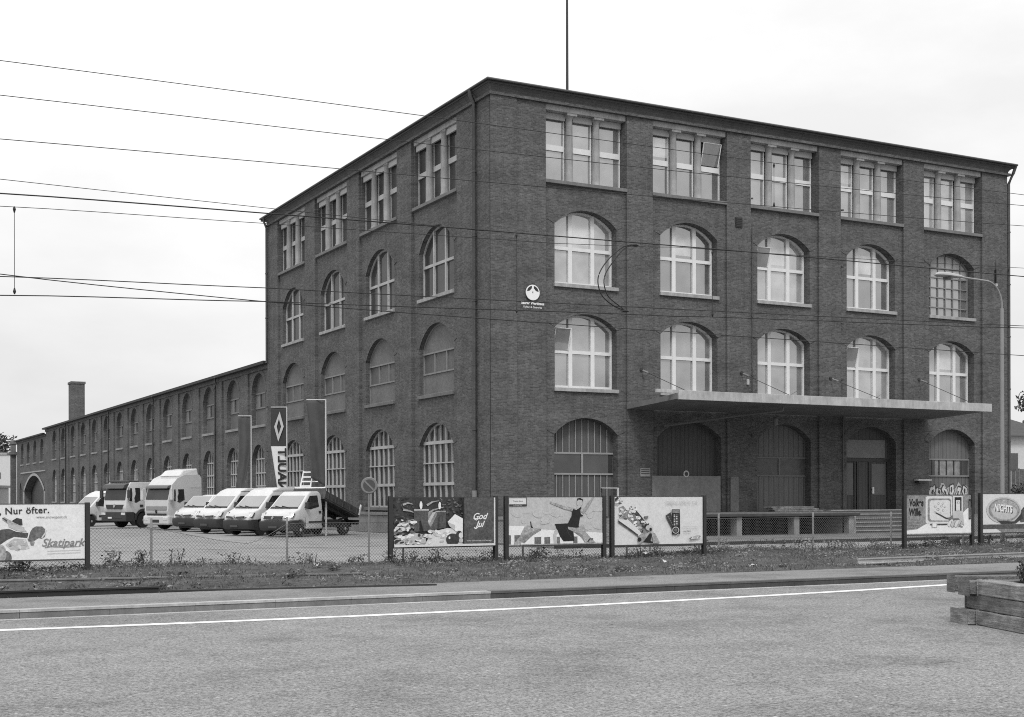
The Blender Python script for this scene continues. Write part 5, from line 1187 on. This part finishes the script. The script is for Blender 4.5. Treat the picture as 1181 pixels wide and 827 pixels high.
def art_phone(a):
    a.rect(75,85,1080,600,.62)
    a.poly([(160,600),(240,500),(330,590)],.55); a.poly([(500,440),(580,600),(480,600)],.5)
    a.poly([(75,130),(100,90),(140,90),(165,140),(110,190),(75,180)],.35); a.blots((78,95,160,170),14,16,(.1,.3,.6,.72)); a.poly([(78,105),(110,85),(125,100),(90,130)],.04)
    a.poly([(120,200),(170,180),(215,225),(260,180),(300,220),(345,300),(440,400),(480,440),(420,500),(330,420),(220,320),(130,300)],.22)
    a.poly([(260,190),(300,210),(370,290),(445,390),(440,440),(390,400),(320,300)],.05); a.blots((130,200,330,330),40,22,(.72,.6,.1,.3)); a.blots((300,300,440,470),30,22,(.72,.45,.14,.05))
    a.poly([(110,320),(190,330),(280,380),(370,480),(330,510),(250,450),(130,370)],.6); a.stroke([(110,345),(220,420),(330,500)],18,.03,14)
    a.poly([(335,500),(430,480),(480,460),(470,570),(400,560),(330,600)],.3); a.poly([(390,570),(460,480),(490,480),(470,560),(520,590),(440,580)],.015); a.ell(345,545,22,24,.02); a.ell(470,435,18,20,.02); a.ell(455,420,40,30,.5); a.ell(470,435,14,16,.02)
    a.poly([(480,470),(520,480),(575,585),(500,590)],.32)
    a.poly([(640,290),(698,253),(740,400),(715,435)],.03); a.poly([(712,222),(805,222),(808,495),(715,498)],.025); a.rect(718,228,800,262,.2); a.rect(725,270,795,395,.04)
    for yy in range(280,390,18):
        for xx in (742,768): a.rect(xx-8,yy,xx+8,yy+9,.6 if (yy//18+xx)%3 else .2)
    for q in range(5): a.rect(662+q*12,300+q*22,676+q*12,308+q*22,.2)
    a.ell(755,450,40,38,.5); a.ell(755,450,31,30,.03); a.ell(755,450,18,17,.14); a.stroke([(755,515),(790,490)],8,.3)
    a.text("imagine rock 'n' roll.", 828, 142, .14, .4); a.stroke([(840,412),(1010,412)],4,.5); a.text('mobile music', 920, 430, .05, .45); a.text('max vision', 885, 462, .06, .22, 0, .002)
    a.ell(978,535,68,17,.14,-.2); a.ell(980,536,52,9,.62,-.2); a.rect(940,524,1016,546,.62)
    a.text('SOUND', 978, 535, .045, .22, 0, .001)
def art_tv(a):
    a.rect(103,80,725,450,.22); a.poly([(103,410),(200,400),(290,350),(480,345),(600,290),(690,205),(725,200),(725,440),(103,440)],.72)
    a.text('Volkes', 196, 155, .31, .015, .12, .016, sx=.74); a.text('Wille.', 186, 242, .31, .015, .12, .016, sx=.74)
    for y in range(305,400,14): a.stroke([(118,y),(230 if y < 370 else 180,y)],3,.14)
    a.poly([(300,90),(528,90),(540,102),(540,338),(528,350),(296,350),(283,336),(283,102)],.6); a.poly([(318,112),(510,112),(528,126),(526,318),(508,332),(322,330),(302,310),(304,128)],.22); a.poly([(338,130),(498,126),(516,140),(518,306),(500,322),(342,318),(322,300),(322,146)],.6)
    for x,y,r in ((405,160,12),(375,190,13),(435,185,12),(400,215,14),(450,225,11),(420,255,12),(370,240,10),(465,190,10),(445,160,9)): a.ell(x,y,r,r*.9,.35); a.ell(x,y,r*.6,r*.5,.55)
    a.rect(545,88,640,350,.6); a.rect(560,100,628,230,.02); a.rect(574,128,614,226,.6); a.ell(598,152,14,14,.3); a.ell(598,152,8,8,.6); a.rect(325,350,490,362,.03)
    a.rect(340,342,392,385,.5); a.rect(350,346,382,380,.7)
    a.stroke([(378,245),(480,300),(560,300)],9,.03,16); a.poly([(500,290),(545,262),(560,232),(600,222),(640,240),(650,330),(655,370),(630,350),(600,330),(540,320)],.45)
    a.poly([(490,305),(540,268),(545,300),(600,300),(610,315),(540,325)],.12)
    for i,(x,y) in enumerate(((520,345),(552,352),(585,352),(612,345))): a.ell(x,y,20,38,.5 if i%2 else .6,.5); a.stroke([(x+14,y-20),(x-6,y+30)],5,.18)
    a.poly([(590,350),(640,380),(635,390),(600,375)],.2)
    a.rect(698,118,718,310,.02); a.rect(703,140,713,300,.18)
def art_nichts(a):
    a.rect(790,75,1260,430,.62); a.poly([(1120,75),(1260,75),(1260,330),(1090,340),(1080,250),(1130,180)],.1); a.blots((1130,90,1250,320),26,24,(.03,.2,.35))
    a.ell(958,225,138,122,.5,.12,32); a.ell(960,224,124,108,.25,.12,32); a.ell(962,222,112,96,.38,.12,32); a.ell(962,240,100,70,.42,.12,28)
    a.poly([(900,320),(1040,330),(1100,250),(1110,300),(1050,350),(940,352)],.04)
    a.rect(790,355,1260,398,.1); a.rect(790,398,1260,430,.62); a.poly([(900,398),(1260,398),(1260,430),(940,430)],.25)
    a.text('NICHTS', 958, 218, .31, .02, 0, .012, -.1, sx=.78); a.text('NICHTS', 953, 210, .31, .72, 0, .012, -.1, sx=.78)
billboard('white snow sports billboard with helmeted rider and the words Nur öfter, at the left edge', -24.45, -22.03, .48, 1.73, (-195,85,690,520), art_ski)
billboard('dark Christmas billboard with candles and the words God Jul', -14.36, -11.45, .59, 1.865, (62,85,1140,605), art_jul)
billboard('billboard of a dancer in a black dress between two big hands', -11.0, -8.04, .57, 1.87, (85,85,1140,600), art_dance)
billboard('pale billboard with a guitarist and a dark swivel phone, reading imagine rock n roll', -7.64, -4.6, .52, 1.875, (75,85,1080,600), art_phone)
billboard('billboard with an old television set and the words Volkes Wille', 3.4, 6.28, .64, 1.915, (103,80,725,450), art_tv)
billboard('billboard with a round bottle cap reading NICHTS, at the right edge', 6.8, 9.6, .66, 1.95, (790,75,1260,430), art_nichts)

# ------------------------------------------------------------------ street lamp
sl_ = thing('street_lamp', 'tall pale street lamp with curved arm before the right end of the factory', 'street lamp', (9.0,-21.2,0))
m_ = MB(); m_.tube([(0,0,0),(0,0,1.2)], .085, 12); m_.tube([(0,0,1.2),(0,0,8.4)], [.075,.06], 12); pts = [(0,0,8.4)] + [(-.75+.75*math.cos(R(a)), 0, 8.45+.85*math.sin(R(a))) for a in range(10, 91, 10)] + [(-1.95,0,9.34)]
m_.tube(pts, .033, 10); m_.build('pole', surf(.22,.5,.4,.1), sl_, smooth=60)
m_ = MB(); prof = [(0,.05),(.12,.11),(.5,.17),(.75,.14),(.86,.06)]
vs = []; 
for x, r in prof:
    for j in range(12): a = 6.2832*j/12; vs.append((-1.85-x*1.55, r*1.1*math.cos(a), 9.33 + r*(.75 if math.sin(a) > 0 else .35)*math.sin(a)))
m_.add(vs, [[i*12+j, i*12+(j+1)%12, (i+1)*12+(j+1)%12, (i+1)*12+j] for i in range(4) for j in range(12)] + [list(range(12))[::-1], [48+j for j in range(12)]])
hd = m_.build('lamp_head', surf(.3,.5,.4,.1), sl_, smooth=60)
m_ = MB(); m_.lathe([(.13,9.2),(.15,9.28)], 14, 0, Matrix.Translation((-2.6,0,0))); m_.build('lamp_glass', surf(.06,.2,.6,.1), hd)

# ------------------------------------------------------------------ overhead wires over the track
WY = -27.0
def ow(label, pts, r, grp='overhead wires above the track'):
    # pts: (x, z) along the line; smooth and extend beyond the frame
    (xa, za), (xb, zb) = pts[0], pts[1]; (xc, zc), (xd, zd) = pts[-2], pts[-1]
    P2 = list(pts)
    if label.find('merging') < 0: P2 = [(xa-14, za-(zb-za)/(xb-xa)*14)] + P2 + [(xd+14, zd+(zd-zc)/(xd-xc)*14)]
    else: P2 = [(xa-14, za-(zb-za)/(xb-xa)*14)] + P2
    out_ = []
    for i in range(len(P2)-1):
        p0 = P2[max(i-1,0)]; p1 = P2[i]; p2 = P2[i+1]; p3 = P2[min(i+2,len(P2)-1)]
        for k_ in range(6):
            u = k_/6; out_.append((p1[0]+(p2[0]-p1[0])*u, p1[1] + (p2[1]-p1[1])*u))
    out_.append(P2[-1])
    z = [q[1] for q in out_]
    for it in range(4): z = [z[0]] + [(z[i-1]+2*z[i]+z[i+1])/4 for i in range(1, len(z)-1)] + [z[-1]]
    tag(MB().tube([(q[0], WY, zz) for q, zz in zip(out_, z)], r, 5).build('overhead_wire', WIRE), label, 'wire', grp)
ow('topmost of the overhead wires, crossing the roof corner', [(-24.4,10.21),(-15.76,10.33),(-6.66,10.41),(3.3,10.57)], .0085)
ow('second highest overhead wire, crossing the top windows', [(-24.4,9.55),(-14.5,9.73),(-6.66,9.93),(3.3,10.25)], .0085)
ow('third highest overhead wire, below the sills of the top windows', [(-24.4,8.72),(-14.48,9.02),(-6.66,9.27),(3.3,9.66)], .0085)
ow('thin overhead wire merging into the thick carrier wire near the factory corner', [(-24.4,7.94),(-19.13,7.92),(-14.1,7.915)], .007)
ow('thick carrier wire crossing the upper arched windows', [(-24.4,7.69),(-19.2,7.81),(-14.48,7.92),(-6.66,8.08),(3.3,8.21)], .014)
ow('thin wire just below the thick carrier wire', [(-24.4,7.45),(-19.2,7.59),(-12.2,7.8),(-8.8,7.98),(3.3,8.45)], .007)
ow('upper of the two wires that cross at the left edge above the contact wire', [(-24.4,6.11),(-19.13,6.24),(-8,6.5),(3.3,6.78)], .01)
ow('lowest wire at the right, dipping below the contact wire', [(-24.4,6.11),(-19.17,5.95),(-14.05,5.92),(-8.8,5.92),(3.3,5.93)], .01)
ow('contact wire, lowest of the wires at the left edge', [(-24.4,5.76),(-19.17,5.95),(-8.8,6.33),(-4.75,6.45),(3.3,6.71)], .011)
def dropper(label, x, za, zb):
    m_ = MB().tube([(x,WY,za),(x,WY,zb)], .006, 5)
    for z, s in ((za,-1),(zb,1)): m_.lathe([(.012,z),(.03,z+s*.05),(.012,z+s*.12)], 8, 0, Matrix.Translation((x,WY,0)))
    tag(m_.build('wire_dropper', WIRE), label, 'wire', 'droppers between the wires')
dropper('long thin dropper hanging between wires against the sky at the left edge', -24.15, 7.45, 5.77)
dropper('dropper hanging below the thick wire in front of the second bay', -7.7, 8.02, 6.37)
dropper('dropper hanging below the top wires in front of the second bay', -5.75, 10.42, 9.3)
dropper('dropper against the strip of sky right of the factory', 2.75, 8.42, 6.7)
dropper('slanting dropper in front of the factory corner left of the round sign', -13.25, 7.94, 6.1)
m_ = MB()
def smooth_path(pts, n=8):
    o_ = []
    for i in range(len(pts)-1):
        p0, p1, p2, p3 = (Vector(pts[max(0,min(len(pts)-1,q))]) for q in (i-1,i,i+1,i+2))
        for k_ in range(n):
            t_ = k_/n; o_.append(.5*((2*p1)+(p2-p0)*t_+(2*p0-5*p1+4*p2-p3)*t_*t_+(3*p1-p0-3*p2+p3)*t_**3))
    return o_ + [Vector(pts[-1])]
for dx in (0, .17):
    m_.tube(smooth_path([(-9.95,WY,7.97),(-10.35+dx*.5,WY,7.87),(-10.8+dx,WY,7.5),(-11.05+dx,WY,7.08),(-10.95+dx,WY,6.68),(-10.6+dx,WY,6.44),(-10.25,WY,6.35-dx*.2)]), .014, 6)
m_.lathe([(.01,-.1),(.035,0),(.01,.1)], 8, 0, Matrix.Translation((-10.0,WY,7.95)) @ Matrix.Rotation(R(90),4,'Y')); m_.lathe([(.01,-.12),(.035,0),(.01,.12)], 8, 0, Matrix.Translation((-10.3,WY,6.34)) @ Matrix.Rotation(R(90),4,'Y'))
tag(m_.build('jumper_cable', WIRE, smooth=60), 'pair of dark jumper cables bowing between two overhead wires in front of the first bay', 'cable')

# ------------------------------------------------------------------ timber planter, litter
U = Vector((-.35,-.937,0)); W_ = Vector((.937,-.35,0))
pt = thing('timber_planter', 'raised bed of stacked weathered railway sleepers at the right edge of the road', 'planter', (-13.95,-41.2,ROADZ), math.atan2(U.y, U.x))
# local x = along U (towards the camera), local y = inwards (W)
TB = [timber(.2), timber(.15,'darker timber'), timber(.24,'paler timber')]
def beam(x0, x1, y0, y1, z0, z1, mi):
    m_ = MB(); n = 12
    vs = []
    long_x = (x1-x0) > (y1-y0)
    for i in range(n+1):
        u = i/n; j = [random.uniform(-.006,.006) for _ in range(4)]
        if long_x: xx = x0+(x1-x0)*u; vs += [(xx,y0+j[0],z0),(xx,y1,z0),(xx,y1,z1+j[1]),(xx,y0+j[2],z1+j[3])]
        else: yy = y0+(y1-y0)*u; vs += [(x0+j[0],yy,z0),(x1+j[1],yy,z0),(x1+j[2],yy,z1+j[3]),(x0,yy,z1)]
    fs = [[i*4+q, i*4+(q+1)%4, (i+1)*4+(q+1)%4, (i+1)*4+q] for i in range(n) for q in range(4)] + [[0,1,2,3],[n*4+3,n*4+2,n*4+1,n*4]]
    m_.add(vs, fs); m_.build('sleeper', TB[mi], pt, smooth=30, bevel=.014)
h_ = .2
beam(-.47, .0, -.13, 3.2, .0, h_-.005, 2); beam(.02, 4.0, 0, .26, .0, h_-.004, 0)
beam(-.33, 4.0, .02, .28, h_, 2*h_-.005, 1); beam(-.33, -.05, .3, 3.2, h_, 2*h_-.006, 0)
beam(-.3, .0, -.1, 3.2, 2*h_, 3*h_-.02, 1); beam(.02, 4.0, .01, .27, 2*h_, 3*h_, 2)
beam(-.72, -.5, -.06, 3.0, 2*h_+.01, 3*h_+.02, 1); beam(-.72, -.52, .2, 3.0, h_+.0, 2*h_-.01, 1); beam(-.72, -.52, .2, 3.0, .0, h_-.01, 1)
MB().box(.02, 4.0, .28, 3.0, .02, 3*h_-.06).build('soil', surf(.05,.95,.1,.4,3,20,bump=.6), pt)
M0 = Matrix.Translation((-13.95,-41.2,ROADZ)) @ Matrix.Rotation(math.atan2(U.y,U.x),4,'Z'); pb_ = M0 @ Vector((.22,.66,3*h_-.1))
bush('dark conifer-like shrub growing in the timber planter at the right edge', tuple(pb_), .24, .5, 3000, .024, 'dense_shrub')
for i, (x, y, z, lab) in enumerate(((-17.2,-24.6,.28,'crumpled white paper in the grass left of the Christmas billboard'),(-9.6,-27.6,.3,'small white scrap in the grass below the dancer billboard'),(-7.0,-22.9,.26,'white paper scrap lying against the left post of the phone billboard'),(1.6,-23.4,.26,'white scrap in the grass left of the television billboard'),(-9.0,-30.2,.3,'white scrap on the grass edge near the pavement'))):
    m_ = MB(); n = 5
    vs = [(random.uniform(-.02,.02)+.07*a-.14, .06*b-.12+random.uniform(-.02,.02), random.uniform(0,.09)) for a in range(5) for b in range(5)]
    m_.add(vs, [[a*5+b, a*5+b+1, (a+1)*5+b+1, (a+1)*5+b] for a in range(4) for b in range(4)])
    o = m_.build('paper_litter', surf(.42,.8,.2,.25)); o.scale = (.62,.62,.8); o.location = (x, y, z); tag(o, lab, 'litter', 'bits of litter on the verge')
